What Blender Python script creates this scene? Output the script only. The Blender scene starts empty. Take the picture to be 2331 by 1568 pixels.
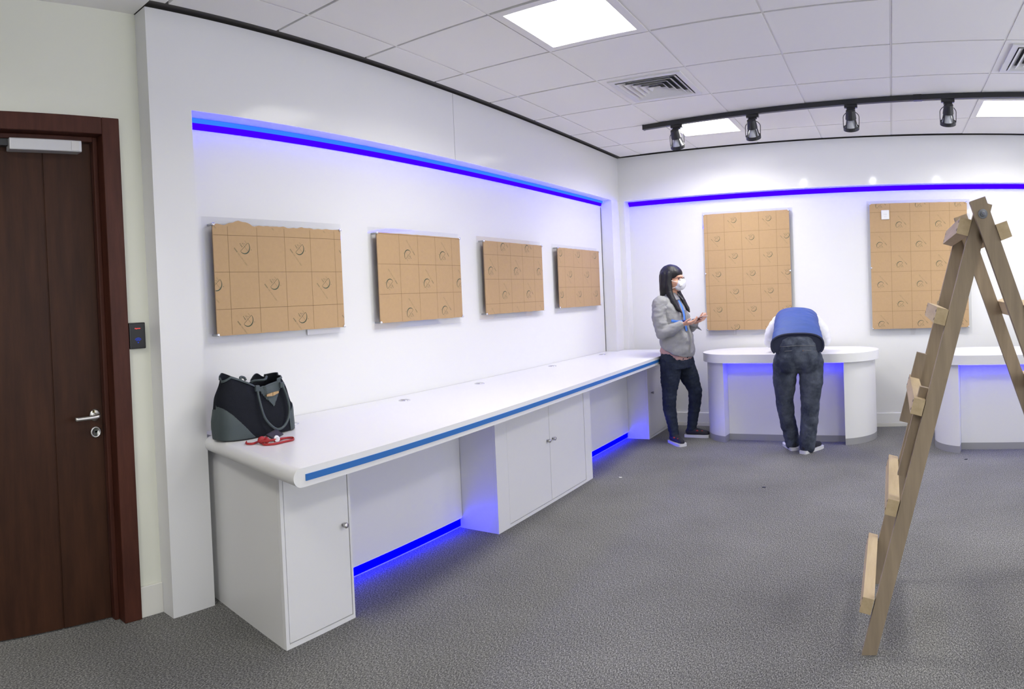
import bpy, bmesh, math, random
from mathutils import Vector, Matrix, noise, Euler
random.seed(7)
PI = math.pi
scene = bpy.context.scene
COL = scene.collection

# ------------------------------------------------------------------ camera
# the photograph is a swept phone panorama: a slightly tilted cylinder
F_PX, CY, YAW, TX, TY, CAM_H, KV = 1579.108, 713.063, -0.548171, 0.0216244, -0.0426561, 1.333625, 1.0022375
IW, IH = 2331.0, 1568.0
Rz = Matrix(((math.cos(YAW), -math.sin(YAW), 0), (math.sin(YAW), math.cos(YAW), 0), (0, 0, 1)))
Rx = Matrix(((1, 0, 0), (0, math.cos(TX), -math.sin(TX)), (0, math.sin(TX), math.cos(TX))))
Ry = Matrix(((math.cos(TY), 0, math.sin(TY)), (0, 1, 0), (-math.sin(TY), 0, math.cos(TY))))
RT = (Ry @ Rx @ Rz).transposed()
cx_, cy_, cz_ = RT @ Vector((1, 0, 0)), RT @ Vector((0, 0, 1)), -(RT @ Vector((0, 1, 0)))
cam_data = bpy.data.cameras.new('camera')
cam_data.type = 'PANO'
cam_data.panorama_type = 'CENTRAL_CYLINDRICAL'
cam_data.central_cylindrical_range_u_min = -IW / 2 / F_PX
cam_data.central_cylindrical_range_u_max = IW / 2 / F_PX
cam_data.central_cylindrical_range_v_min = -(IH - CY) / (F_PX * KV)
cam_data.central_cylindrical_range_v_max = CY / (F_PX * KV)
cam_data.central_cylindrical_radius = 1.0
cam_data.clip_start = 0.05
cam = bpy.data.objects.new('camera', cam_data)
COL.objects.link(cam)
M3 = Matrix((cx_, cy_, cz_)).transposed()
cam.matrix_world = Matrix.Translation((0, 0, CAM_H)) @ M3.to_4x4()
scene.camera = cam

# ------------------------------------------------------------------ world, exposure
WORLD_STRENGTH = 3.3      # overcast fill daylight, through an unseen window added on the right
world = bpy.data.worlds.new('world')
scene.world = world
world.use_nodes = True
world.node_tree.nodes['Background'].inputs[0].default_value = (0.95, 0.98, 1.0, 1)
world.node_tree.nodes['Background'].inputs[1].default_value = WORLD_STRENGTH
scene.view_settings.view_transform = 'Standard'
scene.view_settings.look = 'None'
scene.view_settings.exposure = 0.55
scene.view_settings.gamma = 1.0
scene.view_settings.use_curve_mapping = False
pd = bpy.data.lights.new('fill_window_daylight', 'AREA'); pd.shape = 'RECTANGLE'; pd.size = 6.2; pd.size_y = 1.5; pd.cycles.is_portal = True
po = bpy.data.objects.new('fill_window_daylight', pd); COL.objects.link(po)
po.matrix_world = Matrix.Translation((3.21, 1.9, 1.6)) @ Matrix.Rotation(PI / 2, 4, 'Y') @ Matrix.Rotation(PI / 2, 4, 'Z')
PANEL_STRENGTH = 4.0        # what one sees of a ceiling panel
PANEL_WATT = 13.5           # what it throws down into the room
SPOT_WATT = 4.0
BLUE_GLOW = 9.0

# ------------------------------------------------------------------ room dimensions (metres)
HC = 2.69                 # ceiling
XA = -2.654               # front of column and fascia on the left
XN = -2.774               # niche wall on the left
XW = -2.75                # door wall
ZF = 2.254                # underside of the fascias
Y_FAR, PHI = 6.488, 0.0323
X_RIGHT, Y_BACK = 3.0, -2.4
ZC = 0.77                 # counter top

# ------------------------------------------------------------------ materials
def new_mat(name):
    m = bpy.data.materials.new(name); m.use_nodes = True
    return m, m.node_tree, m.node_tree.nodes['Principled BSDF']

def srgb(r, g, b):
    f = lambda c: ((c / 255 + 0.055) / 1.055) ** 2.4 if c > 10 else c / 255 / 12.92
    return (f(r), f(g), f(b), 1)

def plain(name, col, rough=0.5, metal=0.0, spec=0.5, bump=0.0, bscale=200, var=0.0, vscale=20, coat=0.0):
    m, t, b = new_mat(name)
    b.inputs['Base Color'].default_value = col
    b.inputs['Roughness'].default_value = rough
    b.inputs['Metallic'].default_value = metal
    b.inputs['Specular IOR Level'].default_value = spec
    b.inputs['Coat Weight'].default_value = coat
    b.inputs['Coat Roughness'].default_value = 0.11
    tc = t.nodes.new('ShaderNodeTexCoord')
    if var > 0:
        n = t.nodes.new('ShaderNodeTexNoise'); n.inputs['Scale'].default_value = vscale; n.inputs['Detail'].default_value = 4
        t.links.new(tc.outputs['Object'], n.inputs['Vector'])
        mx = t.nodes.new('ShaderNodeMix'); mx.data_type = 'RGBA'
        mx.inputs[6].default_value = tuple(c * (1 - var) for c in col[:3]) + (1,)
        mx.inputs[7].default_value = tuple(min(1, c * (1 + var)) for c in col[:3]) + (1,)
        t.links.new(n.outputs['Fac'], mx.inputs[0]); t.links.new(mx.outputs[2], b.inputs['Base Color'])
    if bump > 0:
        n2 = t.nodes.new('ShaderNodeTexNoise'); n2.inputs['Scale'].default_value = bscale; n2.inputs['Detail'].default_value = 3
        t.links.new(tc.outputs['Object'], n2.inputs['Vector'])
        bp = t.nodes.new('ShaderNodeBump'); bp.inputs['Strength'].default_value = bump; bp.inputs['Distance'].default_value = 0.01
        t.links.new(n2.outputs['Fac'], bp.inputs['Height']); t.links.new(bp.outputs['Normal'], b.inputs['Normal'])
    return m

def emit(name, col, strength):
    m = bpy.data.materials.new(name); m.use_nodes = True
    t = m.node_tree; t.nodes.clear()
    e = t.nodes.new('ShaderNodeEmission'); o = t.nodes.new('ShaderNodeOutputMaterial')
    e.inputs[0].default_value = tuple(col[:3]) + (1,); e.inputs[1].default_value = strength
    t.links.new(e.outputs[0], o.inputs[0])
    return m

def wood(name, c1, c2, scale, rough, stretch, spec=0.4, knots=False):
    m, t, b = new_mat(name)
    tc = t.nodes.new('ShaderNodeTexCoord'); mp = t.nodes.new('ShaderNodeMapping')
    mp.inputs['Scale'].default_value = stretch
    n = t.nodes.new('ShaderNodeTexNoise'); n.inputs['Scale'].default_value = scale; n.inputs['Detail'].default_value = 8; n.inputs['Roughness'].default_value = 0.65
    r = t.nodes.new('ShaderNodeValToRGB')
    r.color_ramp.elements[0].position = 0.3; r.color_ramp.elements[0].color = c1
    r.color_ramp.elements[1].position = 0.7; r.color_ramp.elements[1].color = c2
    t.links.new(tc.outputs['Object'], mp.inputs[0]); t.links.new(mp.outputs[0], n.inputs['Vector']); t.links.new(n.outputs['Fac'], r.inputs[0])
    out = r.outputs[0]
    if knots:
        v = t.nodes.new('ShaderNodeTexVoronoi'); v.inputs['Scale'].default_value = 5.0
        mp2 = t.nodes.new('ShaderNodeMapping'); mp2.inputs['Scale'].default_value = (1, 1, 0.7)
        t.links.new(tc.outputs['Object'], mp2.inputs[0]); t.links.new(mp2.outputs[0], v.inputs['Vector'])
        r2 = t.nodes.new('ShaderNodeValToRGB'); r2.color_ramp.elements[0].position = 0.05; r2.color_ramp.elements[0].color = (0.25, 0.2, 0.16, 1)
        r2.color_ramp.elements[1].position = 0.13; r2.color_ramp.elements[1].color = (1, 1, 1, 1)
        t.links.new(v.outputs['Distance'], r2.inputs[0])
        mu = t.nodes.new('ShaderNodeMix'); mu.data_type = 'RGBA'; mu.blend_type = 'MULTIPLY'; mu.inputs[0].default_value = 1
        t.links.new(out, mu.inputs[6]); t.links.new(r2.outputs[0], mu.inputs[7]); out = mu.outputs[2]
    t.links.new(out, b.inputs['Base Color'])
    b.inputs['Roughness'].default_value = rough; b.inputs['Specular IOR Level'].default_value = spec
    return m

def carpet_mat():
    m, t, b = new_mat('carpet_tile_grey')
    tc = t.nodes.new('ShaderNodeTexCoord')
    v = t.nodes.new('ShaderNodeTexNoise'); v.inputs['Scale'].default_value = 210; v.inputs['Detail'].default_value = 3; v.inputs['Roughness'].default_value = 0.8
    mp = t.nodes.new('ShaderNodeMapping'); mp.inputs['Scale'].default_value = (1.0, 0.55, 1); mp.inputs['Rotation'].default_value = (0, 0, 0.9)
    t.links.new(tc.outputs['Object'], mp.inputs[0]); t.links.new(mp.outputs[0], v.inputs['Vector'])
    r = t.nodes.new('ShaderNodeValToRGB')
    e = r.color_ramp.elements
    e[0].position = 0.34; e[0].color = (0.035, 0.035, 0.036, 1)
    e[1].position = 0.68; e[1].color = (0.42, 0.415, 0.39, 1)
    a = e.new(0.5); a.color = (0.145, 0.144, 0.140, 1)
    t.links.new(v.outputs['Fac'], r.inputs[0])
    n = t.nodes.new('ShaderNodeTexNoise'); n.inputs['Scale'].default_value = 1.6; n.inputs['Detail'].default_value = 5
    t.links.new(tc.outputs['Object'], n.inputs['Vector'])
    mr = t.nodes.new('ShaderNodeMapRange'); mr.inputs['From Min'].default_value = 0.3; mr.inputs['From Max'].default_value = 0.7
    mr.inputs['To Min'].default_value = 0.86; mr.inputs['To Max'].default_value = 1.1
    t.links.new(n.outputs['Fac'], mr.inputs['Value'])
    mu = t.nodes.new('ShaderNodeMix'); mu.data_type = 'RGBA'; mu.blend_type = 'MULTIPLY'; mu.inputs[0].default_value = 1
    t.links.new(r.outputs[0], mu.inputs[6]); t.links.new(mr.outputs[0], mu.inputs[7])
    t.links.new(mu.outputs[2], b.inputs['Base Color'])
    b.inputs['Roughness'].default_value = 0.95; b.inputs['Specular IOR Level'].default_value = 0.1
    bp = t.nodes.new('ShaderNodeBump'); bp.inputs['Strength'].default_value = 0.12; bp.inputs['Distance'].default_value = 0.003
    t.links.new(v.outputs['Fac'], bp.inputs['Height']); t.links.new(bp.outputs['Normal'], b.inputs['Normal'])
    return m

def acrylic_mat():
    m = bpy.data.materials.new('clear_acrylic'); m.use_nodes = True
    t = m.node_tree; t.nodes.clear()
    o = t.nodes.new('ShaderNodeOutputMaterial'); mx = t.nodes.new('ShaderNodeMixShader')
    tr = t.nodes.new('ShaderNodeBsdfTransparent'); tr.inputs[0].default_value = (0.985, 0.987, 0.99, 1)
    gl = t.nodes.new('ShaderNodeBsdfGlossy'); gl.inputs['Roughness'].default_value = 0.03; gl.inputs[0].default_value = (1, 1, 1, 1)
    lw = t.nodes.new('ShaderNodeLayerWeight'); lw.inputs[0].default_value = 0.5
    fr = t.nodes.new('ShaderNodeMath'); fr.operation = 'POWER'; fr.inputs[1].default_value = 4.0
    t.links.new(lw.outputs['Facing'], fr.inputs[0])
    f2 = t.nodes.new('ShaderNodeMath'); f2.operation = 'MULTIPLY_ADD'; f2.inputs[1].default_value = 0.6; f2.inputs[2].default_value = 0.07
    t.links.new(fr.outputs[0], f2.inputs[0])
    t.links.new(f2.outputs[0], mx.inputs[0]); t.links.new(tr.outputs[0], mx.inputs[1]); t.links.new(gl.outputs[0], mx.inputs[2])
    t.links.new(mx.outputs[0], o.inputs[0])
    return m

def denim(name, col, fade, fscale):
    m, t, b = new_mat(name)
    tc = t.nodes.new('ShaderNodeTexCoord')
    n = t.nodes.new('ShaderNodeTexNoise'); n.inputs['Scale'].default_value = fscale; n.inputs['Detail'].default_value = 6; n.inputs['Roughness'].default_value = 0.7
    mp = t.nodes.new('ShaderNodeMapping'); mp.inputs['Scale'].default_value = (1, 1, 0.9)
    t.links.new(tc.outputs['Object'], mp.inputs[0]); t.links.new(mp.outputs[0], n.inputs['Vector'])
    r = t.nodes.new('ShaderNodeValToRGB'); r.color_ramp.elements[0].position = 0.38; r.color_ramp.elements[0].color = col
    r.color_ramp.elements[1].position = 0.75; r.color_ramp.elements[1].color = fade
    t.links.new(n.outputs['Fac'], r.inputs[0]); t.links.new(r.outputs[0], b.inputs['Base Color'])
    b.inputs['Roughness'].default_value = 0.85; b.inputs['Specular IOR Level'].default_value = 0.2
    w = t.nodes.new('ShaderNodeTexNoise'); w.inputs['Scale'].default_value = 28; w.inputs['Detail'].default_value = 3
    t.links.new(mp.outputs[0], w.inputs['Vector'])
    bp = t.nodes.new('ShaderNodeBump'); bp.inputs['Strength'].default_value = 0.5; bp.inputs['Distance'].default_value = 0.012
    t.links.new(w.outputs['Fac'], bp.inputs['Height']); t.links.new(bp.outputs['Normal'], b.inputs['Normal'])
    return m

M = {}
M['lacquer'] = plain('white_lacquer', (0.78, 0.78, 0.775, 1), 0.28, spec=0.4)
M['gloss'] = plain('white_gloss_panel', (0.76, 0.76, 0.765, 1), 0.55, spec=0.25, coat=0.28)
M['nichewall'] = plain('white_niche_panel', (0.77, 0.77, 0.765, 1), 0.4, spec=0.35)
M['paint'] = plain('cream_wall_paint', (0.74, 0.745, 0.65, 1), 0.7, spec=0.3, bump=0.03, bscale=300)
M['whitepaint'] = plain('white_wall_paint', (0.88, 0.88, 0.87, 1), 0.7, spec=0.3)
M['tile'] = plain('mineral_ceiling_tile', (0.86, 0.85, 0.84, 1), 0.85, spec=0.2, bump=0.08, bscale=400)
M['tbar'] = plain('ceiling_grid_grey', (0.16, 0.155, 0.15, 1), 0.6)
M['tbar_light'] = plain('ceiling_grid_white', (0.80, 0.79, 0.78, 1), 0.5)
M['gap'] = plain('shadow_gap_grey', (0.10, 0.095, 0.09, 1), 0.8)
M['carpet'] = carpet_mat()
M['base'] = plain('cream_skirting', (0.72, 0.71, 0.66, 1), 0.45)
M['doorwood'] = wood('dark_brown_veneer', srgb(44, 24, 14), srgb(66, 39, 24), 7, 0.5, (3, 3, 0.35), 0.2)
M['framewood'] = wood('dark_red_brown_frame', srgb(60, 30, 22), srgb(80, 44, 33), 9, 0.48, (3, 3, 0.4), 0.22)
M['groove'] = plain('door_groove', srgb(40, 22, 15), 0.6)
M['steel'] = plain('brushed_steel', (0.55, 0.54, 0.52, 1), 0.35, 1.0)
M['chrome'] = plain('chrome', (0.75, 0.75, 0.76, 1), 0.15, 1.0)
M['alu'] = plain('silver_paint', (0.56, 0.56, 0.57, 1), 0.4, 0.3)
M['brass'] = plain('brass_key', (0.62, 0.55, 0.24, 1), 0.3, 1.0)
M['darkmetal'] = plain('lock_dark', (0.08, 0.09, 0.08, 1), 0.4, 0.6)
M['kick'] = plain('grey_plinth', (0.36, 0.36, 0.365, 1), 0.4, 0.2)
M['kraft'] = plain('brown_kraft_paper', (0.47, 0.315, 0.17, 1), 0.75, spec=0.25, var=0.05, vscale=60, bump=0.04, bscale=90)
M['print'] = plain('printed_grid_ink', (0.22, 0.135, 0.06, 1), 0.8)
M['green'] = plain('printed_green_ink', (0.045, 0.075, 0.045, 1), 0.7)
M['faint'] = plain('printed_faint_ink', (0.20, 0.165, 0.09, 1), 0.8)
M['acrylic'] = acrylic_mat()
M['paperwhite'] = plain('white_sticker', (0.78, 0.78, 0.78, 1), 0.6)
M['bluestripe'] = plain('blue_inlay_stripe', srgb(44, 108, 180), 0.35)
M['blackplastic'] = plain('black_plastic', (0.018, 0.018, 0.02, 1), 0.3)
M['blackgloss'] = plain('black_glass', (0.012, 0.012, 0.014, 1), 0.2, spec=0.3)
M['blackmetal'] = plain('black_powder_coat', (0.022, 0.023, 0.025, 1), 0.45)
M['led'] = emit('blue_led_and_wall_glow', (0.0028, 0.0, 1.0), 15.0)
M['ledcore'] = emit('pale_blue_led_core', (0.02, 0.11, 1.0), 1.4)
M['ledfloor'] = emit('deep_blue_led', (0.0, 0.0, 1.0), 17.0)
M['ledtable'] = emit('violet_blue_led', (0.0035, 0.0, 1.0), 16.0)
M['panel'] = emit('ceiling_panel_diffuser', (1.0, 0.985, 0.95), PANEL_STRENGTH)
M['bulb'] = emit('spot_bulb_face', (0.96, 0.98, 1.0), 420.0)
M['bulbglass'] = plain('spot_bulb_glass', (0.62, 0.64, 0.67, 1), 0.15, spec=0.6)
M['ventwhite'] = plain('vent_white', (0.70, 0.70, 0.70, 1), 0.45)
M['ventdark'] = plain('vent_dark', (0.03, 0.035, 0.035, 1), 0.7)
M['pine'] = wood('raw_pine', srgb(140, 126, 108), srgb(168, 151, 128), 6, 0.7, (4, 4, 0.35), 0.25, True)
M['pine2'] = wood('raw_pine_pale', srgb(176, 156, 122), srgb(200, 180, 146), 6, 0.7, (4, 0.4, 4), 0.25)
M['bagcloth'] = plain('navy_black_canvas', (0.012, 0.0135, 0.019, 1), 0.9, spec=0.15, bump=0.3, bscale=400)
M['bagleather'] = plain('slate_grey_leather', (0.06, 0.078, 0.083, 1), 0.55, spec=0.35, bump=0.15, bscale=250)
M['gold'] = plain('gold_clasp', (0.62, 0.42, 0.2, 1), 0.35, 0.8)
M['red'] = plain('red_lanyard_webbing', (0.34, 0.012, 0.014, 1), 0.5, bump=0.2, bscale=500)
M['skin'] = plain('skin', srgb(214, 164, 138), 0.5, spec=0.3, var=0.06, vscale=30)
M['hair'] = plain('black_hair', (0.010, 0.0095, 0.012, 1), 0.46, spec=0.4, bump=0.35, bscale=120)
M['jacket'] = plain('light_grey_cotton', (0.30, 0.30, 0.305, 1), 0.85, spec=0.15, bump=0.7, bscale=24, var=0.07, vscale=14)
M['pink'] = plain('dusty_pink_knit', (0.52, 0.33, 0.31, 1), 0.95, spec=0.1, bump=0.8, bscale=160)
M['jeans_dark'] = denim('dark_navy_denim', (0.014, 0.019, 0.032, 1), (0.035, 0.045, 0.068, 1), 9)
M['jeans_mid'] = denim('faded_indigo_denim', (0.030, 0.037, 0.056, 1), (0.115, 0.13, 0.165, 1), 7)
M['vest'] = plain('blue_quilted_vest', (0.045, 0.085, 0.27, 1), 0.6, spec=0.35, bump=0.25, bscale=18)
M['vesthem'] = plain('navy_ribbed_hem', (0.012, 0.016, 0.04, 1), 0.8)
M['shirt'] = plain('white_shirt', (0.80, 0.80, 0.81, 1), 0.8, bump=0.3, bscale=25)
M['mask'] = plain('white_respirator', (0.82, 0.83, 0.84, 1), 0.7, bump=0.2, bscale=60)
M['strapblue'] = plain('blue_strap', srgb(66, 120, 210), 0.6)
M['navy'] = plain('navy_clip', (0.01, 0.015, 0.13, 1), 0.4)
M['shoe'] = plain('dark_navy_shoe', (0.013, 0.013, 0.02, 1), 0.7)
M['sole'] = plain('white_rubber_sole', (0.62, 0.62, 0.64, 1), 0.6)
M['shoered'] = plain('red_patch', (0.35, 0.03, 0.025, 1), 0.6)
M['glasses'] = plain('dark_red_glasses', (0.08, 0.012, 0.012, 1), 0.3)
M['phone'] = plain('rose_phone_edge', (0.6, 0.45, 0.4, 1), 0.3, 0.6)
M['eye'] = plain('dark_eye', (0.02, 0.012, 0.01, 1), 0.2)
M['zinc'] = plain('dull_zinc_bolt', (0.20, 0.21, 0.23, 1), 0.35, 0.8)
M['leatherlabel'] = plain('copper_rivet', (0.30, 0.14, 0.06, 1), 0.4, 0.4)

# ------------------------------------------------------------------ helpers
def link(o, parent=None):
    COL.objects.link(o)
    if parent: o.parent = parent
    return o

def tag(o, label=None, cat=None, group=None, kind=None):
    if label: o['label'] = label
    if cat: o['category'] = cat
    if group: o['group'] = group
    if kind: o['kind'] = kind
    return o

def empty(name, loc=(0, 0, 0), rz=0.0, parent=None):
    o = bpy.data.objects.new(name, None); o.empty_display_size = 0.1
    o.location = loc; o.rotation_euler = (0, 0, rz)
    return link(o, parent)

def from_bm(name, bm, mat, parent=None, smooth=False, loc=None, rot=None):
    bmesh.ops.recalc_face_normals(bm, faces=bm.faces)
    me = bpy.data.meshes.new(name); bm.to_mesh(me); bm.free()
    me.materials.append(M[mat] if isinstance(mat, str) else mat)
    if smooth:
        for p in me.polygons: p.use_smooth = True
    o = bpy.data.objects.new(name, me)
    if loc: o.location = loc
    if rot: o.rotation_euler = rot
    return link(o, parent)

def bx(bm, x0, x1, y0, y1, z0, z1, bevel=0.0, seg=2):
    b2 = bmesh.new()
    bmesh.ops.create_cube(b2, size=1)
    for v in b2.verts:
        v.co = Vector(((x0 + x1) / 2 + v.co.x * (x1 - x0), (y0 + y1) / 2 + v.co.y * (y1 - y0), (z0 + z1) / 2 + v.co.z * (z1 - z0)))
    if bevel > 0:
        bmesh.ops.bevel(b2, geom=b2.edges[:], offset=bevel, segments=seg, profile=0.5, affect='EDGES')
    merge(bm, b2)

def merge(bm, b2, mat=None):
    vm = {}
    for v in b2.verts: vm[v] = bm.verts.new(mat @ v.co if mat else v.co)
    for f in b2.faces:
        try: bm.faces.new([vm[v] for v in f.verts])
        except ValueError: pass
    b2.free()

def box(name, d, mat, parent=None, bevel=0.0, seg=2):
    bm = bmesh.new(); bx(bm, *d, bevel=bevel, seg=seg)
    return from_bm(name, bm, mat, parent)

def prism(bm, pts, z0, z1):
    a = [bm.verts.new((x, y, z0)) for x, y in pts]; b = [bm.verts.new((x, y, z1)) for x, y in pts]
    n = len(pts)
    bm.faces.new(a[::-1]); bm.faces.new(b)
    for i in range(n): bm.faces.new((a[i], a[(i + 1) % n], b[(i + 1) % n], b[i]))

def tube(bm, pts, r, n=8, caps=True, flat=None):
    """sweep a circle (or, with flat=(w,t), an ellipse) along a polyline; r may be a list"""
    pts = [Vector(p) for p in pts]; rs = r if isinstance(r, (list, tuple)) else [r] * len(pts)
    rings = []; up = None
    for i, p in enumerate(pts):
        d = (pts[min(i + 1, len(pts) - 1)] - pts[max(i - 1, 0)])
        d = d.normalized() if d.length > 1e-9 else Vector((0, 0, 1))
        if up is None:
            up = Vector((0, 0, 1)) if abs(d.z) < 0.9 else Vector((1, 0, 0))
        s = d.cross(up)
        s = s.normalized() if s.length > 1e-6 else d.orthogonal().normalized()
        up = s.cross(d).normalized()
        ring = []
        for k in range(n):
            a = 2 * PI * k / n
            w, t = (flat if flat else (1, 1))
            ring.append(bm.verts.new(p + (s * math.cos(a) * w + up * math.sin(a) * t) * rs[i]))
        rings.append(ring)
    for a, b in zip(rings, rings[1:]):
        for k in range(n): bm.faces.new((a[k], a[(k + 1) % n], b[(k + 1) % n], b[k]))
    if caps:
        bm.faces.new(rings[0][::-1]); bm.faces.new(rings[-1])

def smoothpath(pts, per=6):
    """Catmull-Rom through pts"""
    P = [Vector(p) for p in pts]; P = [2 * P[0] - P[1]] + P + [2 * P[-1] - P[-2]]
    out = []
    for i in range(1, len(P) - 2):
        for k in range(per):
            t = k / per
            out.append(0.5 * ((2 * P[i]) + (-P[i - 1] + P[i + 1]) * t + (2 * P[i - 1] - 5 * P[i] + 4 * P[i + 1] - P[i + 2]) * t * t + (-P[i - 1] + 3 * P[i] - 3 * P[i + 1] + P[i + 2]) * t ** 3))
    out.append(P[-2])
    return out

def lathe(bm, prof, n=20, axis_mat=None):
    """prof: (radius, height) pairs round local Z"""
    rings = []
    for r, h in prof:
        rings.append([bm.verts.new((axis_mat @ Vector((r * math.cos(2 * PI * k / n), r * math.sin(2 * PI * k / n), h))) if axis_mat else Vector((r * math.cos(2 * PI * k / n), r * math.sin(2 * PI * k / n), h))) for k in range(n)])
    for a, b in zip(rings, rings[1:]):
        for k in range(n): bm.faces.new((a[k], a[(k + 1) % n], b[(k + 1) % n], b[k]))
    if prof[0] != prof[-1]: bm.faces.new(rings[0][::-1]); bm.faces.new(rings[-1])

def beam(bm, p0, p1, w, t, wdir):
    """rectangular bar p0->p1; w measured along wdir (made perpendicular), t across"""
    p0, p1 = Vector(p0), Vector(p1); d = (p1 - p0).normalized()
    wd = Vector(wdir); wd = (wd - d * wd.dot(d)).normalized(); td = d.cross(wd)
    c = []
    for p in (p0, p1):
        c.append([bm.verts.new(p + wd * sx * w / 2 + td * sy * t / 2) for sx, sy in ((-1, -1), (1, -1), (1, 1), (-1, 1))])
    bm.faces.new(c[0][::-1]); bm.faces.new(c[1])
    for k in range(4): bm.faces.new((c[0][k], c[0][(k + 1) % 4], c[1][(k + 1) % 4], c[1][k]))

# ---- organic forms: overlapping ellipsoids, tapered limbs and lofts fused into one continuous skin
def o_ell(bm, c, r, rot=(0, 0, 0)):
    b2 = bmesh.new(); bmesh.ops.create_icosphere(b2, subdivisions=3, radius=1)
    merge(bm, b2, Matrix.Translation(c) @ Euler(rot).to_matrix().to_4x4() @ Matrix.Diagonal((r[0], r[1], r[2], 1)))

def o_limb(bm, pts, rs, n=16):
    """tapered limb through the joints: a swept tube with rounded ends"""
    P = [Vector(p) for p in pts]
    path, rad = [], []
    for i in range(len(P) - 1):
        m = 6
        for k in range(m):
            t = k / m; path.append(P[i].lerp(P[i + 1], t)); rad.append(rs[i] + (rs[i + 1] - rs[i]) * (t * t * (3 - 2 * t)))
    path.append(P[-1]); rad.append(rs[-1])
    tube(bm, path, rad, n)
    for p, r in zip(P, rs): o_ell(bm, p, (r, r, r))

def o_loft(bm, secs, n=32, power=2.4, axis='z'):
    """secs: (height, centre_a, centre_b, ra, rb); rings of superellipses along an axis"""
    rings = []
    for h, ca, cb, ra, rb in secs:
        ring = []
        for k in range(n):
            a = 2 * PI * k / n; c, s = math.cos(a), math.sin(a)
            u = ca + ra * math.copysign(abs(c) ** (2 / power), c); v = cb + rb * math.copysign(abs(s) ** (2 / power), s)
            ring.append(bm.verts.new((u, v, h) if axis == 'z' else (h, u, v)))
        rings.append(ring)
    for a, b in zip(rings, rings[1:]):
        for k in range(n): bm.faces.new((a[k], a[(k + 1) % n], b[(k + 1) % n], b[k]))
    bm.faces.new(rings[0][::-1]); bm.faces.new(rings[-1])

def fuse(name, bm, mat, parent, voxel=0.008, smooth=5, folds=0.0, fscale=12.0, fdir=None, seed=0.0, cut=None):
    bmesh.ops.recalc_face_normals(bm, faces=bm.faces)
    me = bpy.data.meshes.new(name + '_raw'); bm.to_mesh(me); bm.free()
    tmp = bpy.data.objects.new(name + '_raw', me); COL.objects.link(tmp)
    md = tmp.modifiers.new('r', 'REMESH'); md.mode = 'VOXEL'; md.voxel_size = voxel
    ms = tmp.modifiers.new('s', 'SMOOTH'); ms.factor = 0.5; ms.iterations = smooth
    dg = bpy.context.evaluated_depsgraph_get()
    out = bpy.data.meshes.new_from_object(tmp.evaluated_get(dg))
    bpy.data.objects.remove(tmp); bpy.data.meshes.remove(me)
    out.name = name
    if folds > 0:
        sc = Vector(fdir) if fdir else Vector((1, 1, 1))
        nrm = [v.normal.copy() for v in out.vertices]
        for v, nn in zip(out.vertices, nrm):
            q = Vector((v.co.x * sc.x, v.co.y * sc.y, v.co.z * sc.z)) * fscale + Vector((seed, seed * 2, 0))
            w = noise.noise(q) + 0.5 * noise.noise(q * 2.1)
            v.co += nn * (folds * w)
    if cut:
        b2 = bmesh.new(); b2.from_mesh(out)
        bmesh.ops.delete(b2, geom=[f for f in b2.faces if cut(f.calc_center_median())], context='FACES')
        b2.to_mesh(out); b2.free()
    out.materials.clear(); out.materials.append(M[mat])
    for p in out.polygons: p.use_smooth = True
    return link(bpy.data.objects.new(name, out), parent)

def share(o, parent, loc=None, rot=None):
    c = o.copy(); COL.objects.link(c); c.parent = parent
    if loc is not None: c.location = loc
    if rot is not None: c.rotation_euler = rot
    return c

def copy_tree(o, parent=None):
    c = o.copy(); COL.objects.link(c); c.parent = parent
    for ch in list(o.children): copy_tree(ch, c)
    return c

def text_polys(body, size, shear=0.0):
    cu = bpy.data.curves.new('t', 'FONT'); cu.body = body; cu.size = size; cu.shear = shear; cu.resolution_u = 2
    ob = bpy.data.objects.new('t', cu); COL.objects.link(ob)
    me = bpy.data.meshes.new_from_object(ob.evaluated_get(bpy.context.evaluated_depsgraph_get()))
    polys = [[(me.vertices[i].co.x, me.vertices[i].co.y) for i in p.vertices] for p in me.polygons]
    bpy.data.objects.remove(ob); bpy.data.curves.remove(cu); bpy.data.meshes.remove(me)
    return polys

def clip_poly(poly, x0, x1, y0, y1):
    for ax, lim, sgn in ((0, x0, 1), (0, x1, -1), (1, y0, 1), (1, y1, -1)):
        out = []
        for i in range(len(poly)):
            a, b = poly[i], poly[(i + 1) % len(poly)]
            ia, ib = sgn * (a[ax] - lim) >= 0, sgn * (b[ax] - lim) >= 0
            if ia: out.append(a)
            if ia != ib:
                t = (lim - a[ax]) / (b[ax] - a[ax]); out.append((a[0] + t * (b[0] - a[0]), a[1] + t * (b[1] - a[1])))
        poly = out
        if len(poly) < 3: return None
    return poly

# ================================================================== SETTING
box('floor', (-3.2, X_RIGHT, Y_BACK, 6.9, -0.06, 0.0), 'carpet')
tag(bpy.data.objects['floor'], 'grey flecked carpet floor', kind='structure')

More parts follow.
